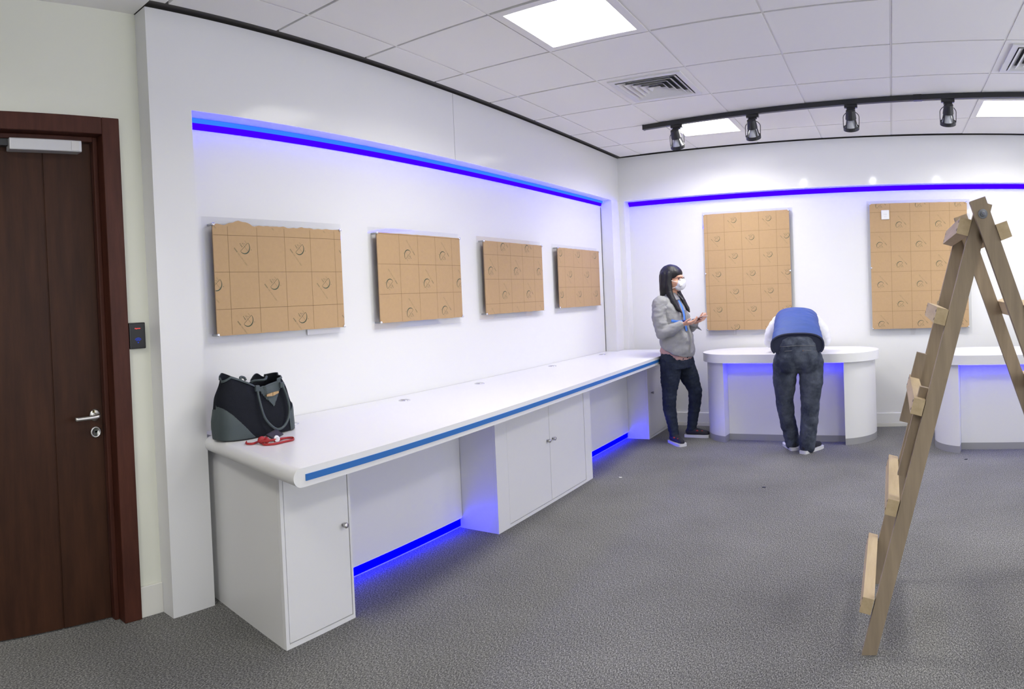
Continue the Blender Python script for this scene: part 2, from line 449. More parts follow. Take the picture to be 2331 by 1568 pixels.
# ---- left side: door wall, column, fascia, niche
bm = bmesh.new()
DY0, DY1 = 0.29, 1.385           # door opening incl. frame
bx(bm, -3.0, XW, Y_BACK, DY0, 0, HC)
bx(bm, -3.0, XW, DY0, DY1, 2.205, HC)
bx(bm, -3.0, XW, DY1, 1.56, 0, HC)
wl = tag(from_bm('wall_left', bm, 'paint'), 'cream painted wall around the dark door', kind='structure')
o = box('column', (-2.98, XA, 1.50, 1.72, 0, HC - 0.002), 'gloss', wl)
o = box('fascia', (-2.98, XA, 1.72, 6.6, ZF, HC - 0.002), 'gloss', wl)
o = box('niche_back', (-2.98, XN, 1.72, 6.6, 0, ZF), 'nichewall', wl)
o = box('corner_post', (-2.98, XA, 6.30, 6.6, 0, ZF), 'nichewall', wl)
bm = bmesh.new(); bx(bm, XN, XN + 0.004, 6.292, 6.2995, ZC, ZF - 0.06)
from_bm('joint_line', bm, 'gap', wl)
bm = bmesh.new(); bx(bm, XA - 0.001, XA + 0.0006, 3.715, 3.718, ZF, HC - 0.003)
from_bm('panel_seam', bm, 'kick', wl)
bl = tag(box('baseboard_left', (XW, XW + 0.012, DY1, 1.50, 0, 0.135), 'base', bevel=0.003), 'short cream skirting between door and column', kind='structure')

# ---- far wall in its own slightly turned frame: u along, v behind
FAR = Matrix.Translation((-2.59, Y_FAR, 0)) @ Matrix.Rotation(-PHI, 4, 'Z')
bm = bmesh.new()
bx(bm, -0.1, 7.0, 0.12, 0.35, 0, ZF)
wf = from_bm('wall_far', bm, 'nichewall'); wf.location = (-2.59, Y_FAR, 0); wf.rotation_euler = (0, 0, -PHI)
tag(wf, 'white far wall behind the tables', kind='structure')
box('fascia', (-0.1, 7.0, 0.0, 0.35, ZF, HC - 0.002), 'gloss', wf)
box('corner_return', (-0.1, -0.005, 0.0, 0.12, 0, ZF), 'nichewall', wf)
bf = empty('baseboard_far', (-2.59, Y_FAR, 0), -PHI)
tag(bf, 'white skirting along the far wall', kind='structure')
box('skirting_board', (-0.005, 7.0, 0.105, 0.12, 0.035, 0.13), 'lacquer', bf, bevel=0.003)
box('skirting_foot', (-0.005, 7.0, 0.100, 0.12, 0.0, 0.035), 'base', bf, bevel=0.002)

bm = bmesh.new(); WY0, WY1, WZ0, WZ1 = -1.2, 5.0, 0.85, 2.35
bx(bm, X_RIGHT, X_RIGHT + 0.2, Y_BACK, 6.9, 0, WZ0); bx(bm, X_RIGHT, X_RIGHT + 0.2, Y_BACK, 6.9, WZ1, HC)
bx(bm, X_RIGHT, X_RIGHT + 0.2, Y_BACK, WY0, WZ0, WZ1); bx(bm, X_RIGHT, X_RIGHT + 0.2, WY1, 6.9, WZ0, WZ1)
tag(from_bm('wall_right', bm, 'whitepaint'), 'white right wall with an added long window', kind='structure')
wi = empty('fill_window_1', (X_RIGHT + 0.1, (WY0 + WY1) / 2, WZ0)); tag(wi, 'long unseen window added in the right wall for fill light', kind='structure')  # added out of view to brighten the ceiling and left side
hw_ = (WY1 - WY0) / 2; hh_ = WZ1 - WZ0
bm = bmesh.new()
for d in ((-hw_, hw_, 0, 0.05), (-hw_, hw_, hh_ - 0.05, hh_), (-hw_, -hw_ + 0.05, 0, hh_), (hw_ - 0.05, hw_, 0, hh_)): bx(bm, -0.03, 0.03, d[0], d[1], d[2], d[3])
for k in range(1, 4): bx(bm, -0.03, 0.03, -hw_ + hw_ * 2 * k / 4 - 0.025, -hw_ + hw_ * 2 * k / 4 + 0.025, 0.05, hh_ - 0.05)
from_bm('fill_window_frame', bm, 'lacquer', wi)
for k in range(4): box('pane', (-0.003, 0.003, -hw_ + hw_ / 2 * k + 0.03, -hw_ + hw_ / 2 * (k + 1) - 0.03, 0.04, hh_ - 0.04), 'acrylic', wi)
box('fill_window_sill', (-0.16, 0.05, -hw_ - 0.03, hw_ + 0.03, -0.03, -0.001), 'lacquer', wi)
tag(box('wall_back', (-3.0, X_RIGHT, Y_BACK - 0.2, Y_BACK, 0, HC), 'whitepaint'), 'plain white back wall', kind='structure')

# ---- door
d1 = empty('door_1', (XW, 0.84, 0)); tag(d1, 'dark brown wooden door with steel lever and closer', kind='structure')
def dbox(name, y0, y1, z0, z1, x0, x1, mat, bevel=0.0, parent=None):
    return box(name, (x0, x1, y0 - 0.84, y1 - 0.84, z0, z1), mat, parent or d1, bevel)
dbox('door_jamb', 1.30, 1.385, 0, 2.205, -0.12, 0.022, 'framewood', 0.004)
dbox('door_jamb', 0.29, 0.375, 0, 2.205, -0.12, 0.022, 'framewood', 0.004)
dbox('door_head', 0.375, 1.30, 2.13, 2.205, -0.12, 0.022, 'framewood', 0.004)
dbox('stop_bead', 1.278, 1.30, 0, 2.13, -0.12, -0.035, 'framewood', 0.003)
dbox('stop_bead', 0.375, 0.397, 0, 2.13, -0.12, -0.035, 'framewood', 0.003)
dbox('stop_bead', 0.397, 1.278, 2.108, 2.13, -0.12, -0.035, 'framewood', 0.003)
bm = bmesh.new()
for y0, y1 in ((0.399, 1.043), (1.049, 1.276)): bx(bm, -0.10, -0.062, y0 - 0.84, y1 - 0.84, 0.006, 2.106, 0.0015, 1)
bx(bm, -0.10, -0.066, 1.043 - 0.84, 1.049 - 0.84, 0.006, 2.106)
leaf = from_bm('door_leaf', bm, 'doorwood', d1)
cl = dbox('door_closer', 0.885, 1.215, 2.055, 2.105, -0.062, -0.01, 'alu', 0.004)
dbox('closer_cap', 1.165, 1.20, 2.060, 2.100, -0.01, -0.008, 'steel', 0, cl).matrix_parent_inverse = Matrix()
dbox('closer_bracket', 0.80, 0.885, 2.075, 2.105, -0.062, -0.03, 'blackmetal', 0.002)
RX = Matrix.Rotation(PI / 2, 4, 'Y')
hx, hy, hz = -0.062, 1.238 - 0.84, 0.905
bm = bmesh.new(); lathe(bm, [(0.0, 0), (0.026, 0), (0.027, 0.006), (0.02, 0.009), (0.0, 0.009)], 24, Matrix.Translation((hx, hy, hz)) @ RX)
rose = from_bm('handle_rose', bm, 'steel', d1, True)
bm = bmesh.new(); tube(bm, smoothpath([(hx + 0.005, hy, hz), (hx + 0.04, hy, hz), (hx + 0.052, hy - 0.01, hz - 0.002), (hx + 0.056, hy - 0.05, hz - 0.003), (hx + 0.054, hy - 0.115, hz - 0.004)], 6), 0.0095, 12)
from_bm('lever_handle', bm, 'steel', d1, True)
bm = bmesh.new(); lathe(bm, [(0.0, 0), (0.025, 0), (0.026, 0.005), (0.02, 0.008), (0.018, 0.005), (0.0, 0.005)], 24, Matrix.Translation((hx, hy, hz - 0.075)) @ RX)
esc = from_bm('lock_rose', bm, 'steel', d1, True)
bm = bmesh.new(); lathe(bm, [(0.0, 0), (0.0085, 0), (0.0085, 0.008), (0.0, 0.008)], 14, Matrix.Translation((hx, hy, hz - 0.069)) @ RX)
bx(bm, hx, hx + 0.008, hy - 0.0045, hy + 0.0045, hz - 0.092, hz - 0.069)
from_bm('lock_cylinder', bm, 'darkmetal', esc)
bm = bmesh.new(); bx(bm, hx + 0.008, hx + 0.03, hy - 0.014, hy - 0.011, hz + 0.012, hz + 0.024, 0.001)
from_bm('hanging_key', bm, 'brass', rose)

# ---- ceiling
ceil = tag(box('ceiling', (-3.0, X_RIGHT + 0.2, Y_BACK - 0.2, 6.9, HC + 0.016, HC + 0.12), 'gap'), 'suspended ceiling of pale square tiles', kind='structure')
CX = [-2.602, -2.375, -1.79, -1.20, -0.60, 0.03, 0.67, 1.29, 1.90]
CO = {-2.602: 0.02, -2.375: 0.02, -1.79: 0.02, -1.20: 0.01, -0.60: -0.02, 0.03: -0.08, 0.67: -0.16, 1.29: -0.22, 1.90: -0.28}
def row_y(r):
    return 5.90 if r == 3 else (6.43 if r == 4 else 4.06 + 0.625 * r)
def corner(ci, ri):
    x = CX[ci]
    if ri == 4: return Vector((x, Y_FAR - (x + 2.59) * math.tan(PHI) - 0.052, HC))
    return Vector((x, row_y(ri) + CO[x], HC))
def cell(ci, ri):
    return corner(ci, ri), corner(ci + 1, ri), corner(ci + 1, ri + 1), corner(ci, ri + 1)
def cmap(c, s, t):
    return (c[0] * (1 - s) + c[1] * s) * (1 - t) + (c[3] * (1 - s) + c[2] * s) * t
LIGHTS = [(2, -2), (2, 2), (6, 2), (6, -2)]
VENTS = [(2, 0), (6, 0)]
def quad_slab(bm, c, s0, s1, t0, t1, z0, z1):
    p = [cmap(c, s, t) for s, t in ((s0, t0), (s1, t0), (s1, t1), (s0, t1))]
    a = [bm.verts.new((q.x, q.y, z0)) for q in p]; b = [bm.verts.new((q.x, q.y, z1)) for q in p]
    bm.faces.new(a); bm.faces.new(b[::-1])
    for i in range(4): bm.faces.new((a[i], b[i], b[(i + 1) % 4], a[(i + 1) % 4]))
for ci in range(len(CX) - 1):
    for ri in range(-5, 4):
        if (ci, ri) in LIGHTS or (ci, ri) in VENTS: continue
        c = cell(ci, ri); gx = 0.006 / (c[1] - c[0]).length; gy = 0.0085 / (c[3] - c[0]).length
        bm = bmesh.new(); quad_slab(bm, c, gx, 1 - gx, gy, 1 - gy, HC + random.uniform(-0.0008, 0.0008), HC + 0.016)
        from_bm('ceiling_tile', bm, 'tile', ceil)
for ci in range(1, len(CX) - 1):           # white runners along the tile columns
    bm = bmesh.new()
    for ri in range(-5, 4):
        a, b = corner(ci, ri), corner(ci, ri + 1)
        beam(bm, (a.x, a.y, HC + 0.007), (b.x, b.y, HC + 0.007), 0.010, 0.008, (1, 0, 0))
    from_bm('ceiling_runner', bm, 'tbar_light', ceil)
bm = bmesh.new()                           # boards over the parts of the room behind and beside the camera
bx(bm, -2.75, X_RIGHT, Y_BACK, 0.70, HC, HC + 0.015)
bx(bm, 1.905, X_RIGHT, 0.70, 6.25, HC, HC + 0.015)
from_bm('ceiling_board', bm, 'tile', ceil)
bm = bmesh.new(); bx(bm, -2.75, -2.60, 0.7, 1.495, HC, HC + 0.015); from_bm('ceiling_edge_tile', bm, 'tile', ceil)

def panel_lamp(e, sx, sy):
    ld = bpy.data.lights.new('panel_lamp', 'AREA'); ld.shape = 'RECTANGLE'; ld.size = sx; ld.size_y = sy
    ld.energy = PANEL_WATT; ld.spread = 2.7; ld.color = (1.0, 0.975, 0.90)
    lo = link(bpy.data.objects.new('panel_lamp', ld), e); lo.location = (0, 0, -0.009)
LNAMES = {(2, -2): 'lit square ceiling panel nearest the camera, above the long counter', (2, 2): 'lit square ceiling panel half hidden behind the black track',
          (6, 2): 'lit square ceiling panel at the right edge near the far wall', (6, -2): 'lit square ceiling panel above the step ladder'}
for ci, ri in LIGHTS:
    c = cell(ci, ri); e = empty('ceiling_light', cmap(c, 0.5, 0.5))
    tag(e, LNAMES[(ci, ri)], 'ceiling light', 'square ceiling light panels')
    cc = [q - e.location for q in c]
    bm = bmesh.new()
    m = 0.085
    for s0, s1, t0, t1 in ((0.01, m, 0.01, 0.99), (1 - m, 0.99, 0.01, 0.99), (m, 1 - m, 0.01, m), (m, 1 - m, 1 - m, 0.99)):
        quad_slab(bm, cc, s0, s1, t0, t1, -0.003, 0.014)
    from_bm('light_frame', bm, 'tbar_light', e)
    bm = bmesh.new(); quad_slab(bm, cc, m, 1 - m, m, 1 - m, 0.0, 0.012)
    from_bm('light_diffuser', bm, 'panel', e); panel_lamp(e, 0.48, 0.5)
for lx, ly, lab in ((-1.48, -0.1, 'lit square ceiling panel behind the camera on the door side'), (0.98, -0.1, 'lit square ceiling panel behind the camera on the ladder side')):
    e = empty('ceiling_light', (lx, ly, HC)); tag(e, lab, 'ceiling light', 'square ceiling light panels')
    bm = bmesh.new()
    for d in ((-0.29, -0.25, -0.29, 0.29), (0.25, 0.29, -0.29, 0.29), (-0.25, 0.25, -0.29, -0.25), (-0.25, 0.25, 0.25, 0.29)): bx(bm, *d, -0.008, 0.0)
    from_bm('light_frame', bm, 'tbar_light', e)
    box('light_diffuser', (-0.25, 0.25, -0.25, 0.25, -0.005, 0.0), 'panel', e); panel_lamp(e, 0.48, 0.48)

VN = {(2, 0): 'white square louvred air vent between the two left light panels', (6, 0): 'white square air vent cut off by the right edge'}
for ci, ri in VENTS:
    c = cell(ci, ri); e = empty('air_vent', cmap(c, 0.5, 0.5)); tag(e, VN[(ci, ri)], 'air vent', 'square ceiling vents')
    cc = [q - e.location for q in c]
    bm = bmesh.new()
    for s0, s1, t0, t1 in ((0.01, 0.09, 0.01, 0.99), (0.91, 0.99, 0.01, 0.99), (0.09, 0.91, 0.01, 0.09), (0.09, 0.91, 0.91, 0.99)):
        quad_slab(bm, cc, s0, s1, t0, t1, 0.0, 0.014)
    from_bm('vent_border', bm, 'tile', e)
    bm = bmesh.new()
    a, b = 0.085, 0.145
    for s0, s1, t0, t1 in ((a, b, a, 1 - a), (1 - b, 1 - a, a, 1 - a), (b, 1 - b, a, b), (b, 1 - b, 1 - b, 1 - a)):
        quad_slab(bm, cc, s0, s1, t0, t1, -0.010, 0.014)
    from_bm('vent_frame', bm, 'ventwhite', e)
    bm = bmesh.new(); quad_slab(bm, cc, b, 1 - b, b, 1 - b, 0.010, 0.015); from_bm('vent_throat', bm, 'ventdark', e)
    for k in range(5):                     # nested tilted louvre rings
        ho, hi = 0.345 - 0.068 * k, 0.345 - 0.068 * k - 0.052
        bm = bmesh.new()
        ro = [cmap(cc, 0.5 + sx * ho, 0.5 + sy * ho) for sx, sy in ((-1, -1), (1, -1), (1, 1), (-1, 1))]
        rin = [cmap(cc, 0.5 + sx * hi, 0.5 + sy * hi) for sx, sy in ((-1, -1), (1, -1), (1, 1), (-1, 1))]
        lo = [bm.verts.new((q.x, q.y, -0.014)) for q in ro]; up = [bm.verts.new((q.x, q.y, 0.009)) for q in rin]
        lo2 = [bm.verts.new((q.x * 0.985, q.y * 0.985, -0.014)) for q in ro]; up2 = [bm.verts.new((q.x * 0.97, q.y * 0.97, 0.009)) for q in rin]
        for i in range(4):
            j = (i + 1) % 4
            bm.faces.new((lo[i], lo[j], up[j], up[i])); bm.faces.new((lo2[i], up2[i], up2[j], lo2[j]))
            bm.faces.new((lo[i], lo2[i], lo2[j], lo[j])); bm.faces.new((up[i], up[j], up2[j], up2[i]))
        from_bm('louvre', bm, 'ventwhite', e)

# ================================================================== LED STRIPS
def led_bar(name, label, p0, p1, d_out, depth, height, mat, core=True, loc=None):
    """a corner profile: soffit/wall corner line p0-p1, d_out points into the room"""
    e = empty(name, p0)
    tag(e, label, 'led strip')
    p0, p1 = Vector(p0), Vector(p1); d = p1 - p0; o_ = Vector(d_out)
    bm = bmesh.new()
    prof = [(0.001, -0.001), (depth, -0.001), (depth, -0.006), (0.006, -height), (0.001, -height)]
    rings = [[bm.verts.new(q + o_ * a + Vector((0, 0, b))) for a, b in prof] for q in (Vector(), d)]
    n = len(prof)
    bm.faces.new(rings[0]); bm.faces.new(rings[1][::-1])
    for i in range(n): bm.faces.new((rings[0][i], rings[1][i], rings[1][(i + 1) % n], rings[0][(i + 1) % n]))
    from_bm('diffuser', bm, mat, e)  # taller than the strip itself: lower part stands in for blue glow on the wall
    if core:
        bm = bmesh.new()
        q0, q1 = o_ * (depth + 0.001) + Vector((0, 0, -0.0125)), d + o_ * (depth + 0.001) + Vector((0, 0, -0.0125))
        beam(bm, q0, q1, 0.021, 0.005, Vector((0, 0, -1)) - o_ * 0.15)
        from_bm('bright_core', bm, 'ledcore', e)
    return e
led_bar('led_strip', 'blue light strip and its wall glow under the left fascia above the boards', (XN, 1.724, ZF), (XN, 6.298, ZF), (1, 0, 0), 0.022, 0.05, 'led')
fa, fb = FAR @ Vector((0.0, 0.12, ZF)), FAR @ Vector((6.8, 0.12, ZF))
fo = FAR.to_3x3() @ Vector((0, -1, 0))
led_bar('led_strip', 'blue light strip and its wall glow under the far fascia behind the track lights', fa, fb, fo, 0.03, 0.042, 'led', False)

# ================================================================== LONG COUNTER
def xf(y): return -1.85 - (y - 1.56) * 0.0425
TH = 0.068
wt = empty('worktop', (-2.3, 1.56, ZC)); tag(wt, 'long white worktop with rounded end and blue front stripe', 'worktop')
OW = Vector((-2.3, 1.56, ZC))
bm = bmesh.new(); r_ = TH / 2
EA, EB = Vector((-2.648, 1.705 + r_, 0)), Vector((xf(1.56 + r_), 1.553 + r_, 0))     # the near end runs slightly askew
pts = [(EA.x, EA.y), (EB.x, EB.y), (xf(6.46), 6.46), (-2.648, 6.475), (-2.648, 6.296), (-2.768, 6.296), (-2.768, EA.y + 0.01), (-2.648, EA.y + 0.01)]
prism(bm, [(x - OW.x, y - OW.y) for x, y in pts], -TH, 0)
slab = from_bm('top_slab', bm, 'lacquer', wt)
bm = bmesh.new(); n = 18
ED = (EB - EA).normalized(); EN = Vector((ED.y, -ED.x, 0))
ra = [(r_ * math.cos(a * PI / n - PI / 2), r_ * math.sin(a * PI / n - PI / 2)) for a in range(n + 1)]
A_ = [bm.verts.new(EA + EN * a + Vector((0, 0, -r_ + b)) - Vector((OW.x, OW.y, 0))) for a, b in ra]; B_ = [bm.verts.new(EB + EN * a + Vector((a * 0.02, 0, -r_ + b)) - Vector((OW.x, OW.y, 0))) for a, b in ra]
bm.faces.new(A_); bm.faces.new(B_[::-1])
for i in range(n): bm.faces.new((A_[i], B_[i], B_[i + 1], A_[i + 1]))
bm.faces.new((A_[0], A_[-1], B_[-1], B_[0]))
ne = from_bm('rounded_end', bm, 'lacquer', wt, True)
ne.modifiers.new('e', 'EDGE_SPLIT').split_angle = 0.6
bm = bmesh.new()
beam(bm, (xf(1.605) - OW.x + 0.001, 1.605 - OW.y, -TH * 0.52), (xf(6.45) - OW.x + 0.001, 6.45 - OW.y, -TH * 0.52), 0.0235, 0.004, (0, 0, 1))
from_bm('blue_stripe', bm, 'bluestripe', wt)
for gx, gy in ((-2.60, 2.185), (-2.615, 3.05), (-2.63, 3.85), (-2.66, 4.95), (-2.66, 5.95)):
    bm = bmesh.new(); lathe(bm, [(0.0, 0.0), (0.034, 0.0), (0.034, 0.003), (0.028, 0.005), (0.026, 0.003), (0.0, 0.003)], 24, Matrix.Translation((gx - OW.x, gy - OW.y, 0)))
    g = from_bm('cable_grommet', bm, 'chrome', wt, True)
    bm = bmesh.new(); lathe(bm, [(0.0, 0.003), (0.012, 0.003), (0.012, 0.0042), (0, 0.0042)], 12, Matrix.Translation((gx - OW.x - 0.004, gy - OW.y - 0.012, 0)))
    from_bm('cable_hole', bm, 'blackplastic', g)

def knob(parent, x, y, z):
    bm = bmesh.new(); lathe(bm, [(0.0, 0), (0.006, 0), (0.006, 0.010), (0.011, 0.012), (0.012, 0.022), (0.010, 0.025), (0, 0.025)], 16, Matrix.Translation((x, y, z)) @ RX)
    return from_bm('knob', bm, 'steel', parent, True)
def cabinet(label, y0, y1, xfr, doors, knobs, xback=-2.765, zt=ZC - TH - 0.001, skew=0.0):
    e = empty('base_cabinet', (xfr, (y0 + y1) / 2, 0)); tag(e, label, 'cabinet', 'white base cabinets under the worktop')
    ym = (y0 + y1) / 2
    bm = bmesh.new(); prism(bm, [(xback - xfr, y0 + skew - ym), (-0.0185, y0 - ym), (-0.0185, y1 - ym), (xback - xfr, y1 - ym)], 0, zt); from_bm('carcass', bm, 'lacquer', e)
    bm = bmesh.new()
    bx(bm, -0.018, 0, y0 - ym, doors[0][0] - 0.0015 - ym, 0, zt)
    bx(bm, -0.018, 0, doors[-1][1] + 0.0015 - ym, y1 - ym, 0, zt)
    bx(bm, -0.018, 0, doors[0][0] - 0.0015 - ym, doors[-1][1] + 0.0015 - ym, 0, 0.018)
    bx(bm, -0.018, 0, doors[0][0] - 0.0015 - ym, doors[-1][1] + 0.0015 - ym, zt - 0.01, zt)
    from_bm('face_frame', bm, 'lacquer', e)
    for (a, b), ky in zip(doors, knobs):
        dr = box('cabinet_door', (-0.0165, -0.001, a + 0.002 - ym, b - 0.002 - ym, 0.0215, zt - 0.0135), 'lacquer', e, 0.0012, 1)
        knob(dr, -0.001, ky - ym, 0.412)
    return e
cabinet('white single door base cabinet at the near end of the worktop', 1.69, 2.075, -2.11, [(1.708, 2.062)], [2.025], skew=0.085)
cabinet('white two door base cabinet in the middle under the worktop', 3.275, 4.55, -2.148, [(3.40, 3.92), (3.92, 4.44)], [3.885, 3.958])
cabinet('white base cabinet at the far end behind the standing person', 5.90, 6.44, -2.20, [(5.93, 6.41)], [6.0], xback=-2.645)
for y0, y1, lab, lab2 in ((2.078, 3.272, 'white recessed panel between near and middle cabinets', 'blue light strip along the floor between near and middle cabinets'),
                          (4.553, 5.897, 'white recessed panel between middle and far cabinets', 'blue light strip along the floor between middle and far cabinets')):
    e = empty('recessed_panel', (-2.40, (y0 + y1) / 2, 0)); tag(e, lab, 'panel', 'panels under the worktop')
    h = (y1 - y0) / 2
    box('panel_board', (-0.018, 0, -h, h, 0.06, ZC - TH - 0.002), 'lacquer', e)
    box('toe_board', (-0.075, -0.055, -h, h, 0, 0.075), 'lacquer', e)
    box('toe_top', (-0.055, -0.018, -h, h, 0.060, 0.072), 'lacquer', e)
    s = empty('floor_led_strip', (-2.41, (y0 + y1) / 2, 0)); tag(s, lab2, 'led strip')
    box('diffuser', (-0.010, 0.002, -h + 0.004, h - 0.004, 0.012, 0.056), 'ledfloor', s, 0.003, 1)
    box('mounting_channel', (-0.042, -0.0105, -h + 0.004, h - 0.004, 0.001, 0.058), 'alu', s)

# ================================================================== STADIUM TABLES
def arc(cx, cy, r, a0, a1, n=20):
    return [(cx + r * math.cos(a0 + (a1 - a0) * i / n), cy + r * math.sin(a0 + (a1 - a0) * i / n)) for i in range(n + 1)]
def table(loc, rz, L, D, H, label, ledlabel, back=True):
    e = empty('reception_table', loc, rz); tag(e, label, 'table', 'white stadium shaped tables')
    r = D / 2; c = L / 2 - r
    bm = bmesh.new(); prism(bm, arc(c, 0, r, -PI / 2, PI / 2) + arc(-c, 0, r, PI / 2, 3 * PI / 2), H - 0.075, H)
    o = from_bm('table_top', bm, 'lacquer', e, True)
    o.modifiers.new('e', 'EDGE_SPLIT').split_angle = 0.6
    rp = r - 0.035
    inn = L / 2 - 0.27; a0 = math.acos((inn - c) / rp)
    for sg in (-1, 1):
        poly = [(sg * x, y) for x, y in arc(c, 0, rp, -a0, a0, 28)]
        for nm, z0, z1, mt, par in (('end_pillar', 0.055, H - 0.076, 'lacquer', e), ('plinth_band', 0.0, 0.0545, 'kick', None)):
            bm = bmesh.new(); prism(bm, poly, z0, z1)
            q = from_bm(nm, bm, mt, par if par else p, True)
            q.modifiers.new('e', 'EDGE_SPLIT').split_angle = 0.6
            if par: p = q
    hw = inn - 0.001
    py = -rp * math.sin(a0) + 0.125
    fp = box('front_panel', (-hw, hw, py, py + 0.02, 0.055, H - 0.076), 'lacquer', e)
    box('plinth_band', (-hw, hw, py - 0.001, py + 0.02, 0, 0.0545), 'kick', fp)
    s = empty('table_led_strip', loc, rz); tag(s, ledlabel, 'led strip')
    box('diffuser', (-hw + 0.003, hw - 0.003, py - 0.028, py - 0.004, H - 0.089, H - 0.0765), 'ledtable', s, 0.002, 1)
    return e
table((-0.925, 6.13, 0), -0.075, 1.60, 0.72, 0.775, 'white table with rounded ends that the bending person leans on', 'blue light strip under the table the person leans on')
table((1.085, 5.60, 0), -0.19, 1.60, 0.72, 0.775, 'white table with rounded ends partly hidden by the ladder', 'blue light strip under the table behind the ladder')

# ================================================================== ACRYLIC BOARDS
LOGO = []          # (polys, mat) in a unit frame: text runs along +x, length 1
def logo_shapes():
    dark, faint = [], []
    n = 18; R0 = 0.27; cx, cy = -0.18 + 0.5, 0.46
    for i in range(n):
        a0, a1 = -PI / 2 + PI * i / n, -PI / 2 + PI * (i + 1) / n
        w = lambda a: 0.012 + 0.034 * math.cos(a)
        q = []
        for a, k in ((a0, 0), (a1, 0), (a1, 1), (a0, 1)):
            r = R0 + (w(a) if k else 0); q.append((cx + r * math.cos(a), cy + r * math.sin(a)))
        dark.append(q)
    def ln(x0, y0, x1, y1, w=0.012):
        dx, dy = x1 - x0, y1 - y0; l = math.hypot(dx, dy); nx, ny = -dy / l * w / 2, dx / l * w / 2
        return [(x0 + nx, y0 + ny), (x1 + nx, y1 + ny), (x1 - nx, y1 - ny), (x0 - nx, y0 - ny)]
    dark.append(ln(cx, cy - R0, cx, cy + R0, 0.014))
    for l in ((cx - 0.20, cy + 0.02, cx + 0.34, cy + 0.02), (cx - 0.20, cy + 0.02, cx - 0.02, cy + 0.14), (cx - 0.18, cy + 0.20, cx, cy + 0.20), (cx - 0.20, cy - 0.10, cx - 0.04, cy - 0.10)):
        faint.append(ln(*l))
    for i in range(3): faint.append(ln(cx - 0.26 + 0.07 * i, cy - 0.075, cx - 0.215 + 0.07 * i, cy - 0.075, 0.035))
    faint.append([(cx + 0.33 + 0.02 * math.cos(k * PI / 4), cy + 0.20 + 0.02 * math.sin(k * PI / 4)) for k in range(8)])
    t = text_polys('CAST ACRYLIC SHEET', 0.075)
    tx = max(p[0] for q in t for p in q)
    faint += [[(0.27 + x * 0.73 / tx, y) for x, y in q] for q in t]
    for i in range(6): faint.append([(0.01 + 0.04 * i, 0), (0.04 + 0.04 * i, 0), (0.04 + 0.04 * i, 0.05), (0.01 + 0.04 * i, 0.05)])
    return dark, faint
LD, LF = logo_shapes()

def board(label, loc, rz, w, h, marks, flip, x0, y0, cellw, margin, pins, torn=False, logo=0.115):
    """local X along the wall, -Y towards the viewer, Z up; origin at the kraft sheet's lower left corner on the wall"""
    e = empty('display_board', loc, rz); tag(e, label, 'display board', 'acrylic display boards in brown protective paper')
    mg, mb = margin
    box('back_sheet', (-mg, w + mg, -0.011, -0.005, -mb, h + mg), 'acrylic', e)
    box('front_sheet', (0, w, -0.043, -0.038, 0, h), 'acrylic', e)
    # kraft paper on the front sheet, its top edge torn on the first board
    n = 60; rnd = random.Random(w * 100 + loc[1])
    top = []
    for i in range(n + 1):
        x = w * i / n; zt = h
        if torn: zt = h - 0.004 + 0.012 * noise.noise((x * 22, 3, 0)) + (0.018 * math.exp(-((x - 0.16) / 0.06) ** 2)) + 0.003 * noise.noise((x * 90, 1, 0))
        else: zt = h + 0.002 * noise.noise((x * 20, loc[1], loc[0]))
        top.append((x, zt))
    bm = bmesh.new()
    for yy, flipn in ((-0.0436, False), (-0.0374, True)):
        lo = [bm.verts.new((x, yy, 0.002 * noise.noise((x * 15, loc[1] + 5, 0)))) for x, z in top]; hi = [bm.verts.new((x, yy, z)) for x, z in top]
        for i in range(n): bm.faces.new((lo[i], lo[i + 1], hi[i + 1], hi[i]))
    kp = from_bm('kraft_paper', bm, 'kraft', e)
    yp = -0.0440
    def put(bmx, poly):
        q = clip_poly(poly, 0.002, w - 0.002, 0.003, h - (0.012 if torn else 0.004))
        if q:
            try: bmx.faces.new([bmx.verts.new((a, yp, b)) for a, b in q])
            except ValueError: pass
    bm = bmesh.new(); lw = 0.0011
    k = 0
    xs, zs = [], []
    x = x0
    while x < w: xs.append(x); x += cellw
    z = y0
    while z > 0: zs.append(z); z -= cellw
    for x in xs: put(bm, [(x - lw, 0), (x + lw, 0), (x + lw, h), (x - lw, h)])
    for z in zs: put(bm, [(0, z - lw), (w, z - lw), (w, z + lw), (0, z + lw)])
    from_bm('printed_grid', bm, 'print', kp)
    for ci in range(-1, len(xs)):
        for ri in range(-1, len(zs)):
            if (ci + ri) % 2 != marks: continue
            mx, mz = x0 + cellw * (ci + 0.5), y0 - cellw * (ri + 0.5)
            ang = -0.86 if not flip else -0.86 + PI
            ca, sa = math.cos(ang), math.sin(ang)
            def tr(p):
                a, b = (p[0] - 0.5) * logo, (p[1] - 0.22) * logo
                return (mx + a * ca - b * sa, mz + a * sa + b * ca)
            b1, b2 = bmesh.new(), bmesh.new()
            for q in LD: put(b1, [tr(p) for p in q])
            for q in LF: put(b2, [tr(p) for p in q])
            if len(b1.faces): tag(from_bm('printed_logo', b1, 'green', kp), kind='stuff')
            else: b1.free()
            if len(b2.faces): tag(from_bm('printed_lettering', b2, 'faint', kp), kind='stuff')
            else: b2.free()
    for px, pz in pins:
        bm = bmesh.new(); lathe(bm, [(0, 0.0), (0.006, 0.0), (0.006, 0.044), (0.0085, 0.045), (0.0085, 0.049), (0.005, 0.052), (0, 0.052)], 14, Matrix.Translation((px, -0.0005, pz)) @ Matrix.Rotation(PI / 2, 4, 'X'))
        from_bm('standoff_pin', bm, 'chrome', e, True)
    return e
H4 = lambda w, h: [(0.004, 0.004), (w - 0.004, 0.004), (0.004, h - 0.004), (w - 0.004, h - 0.004)]
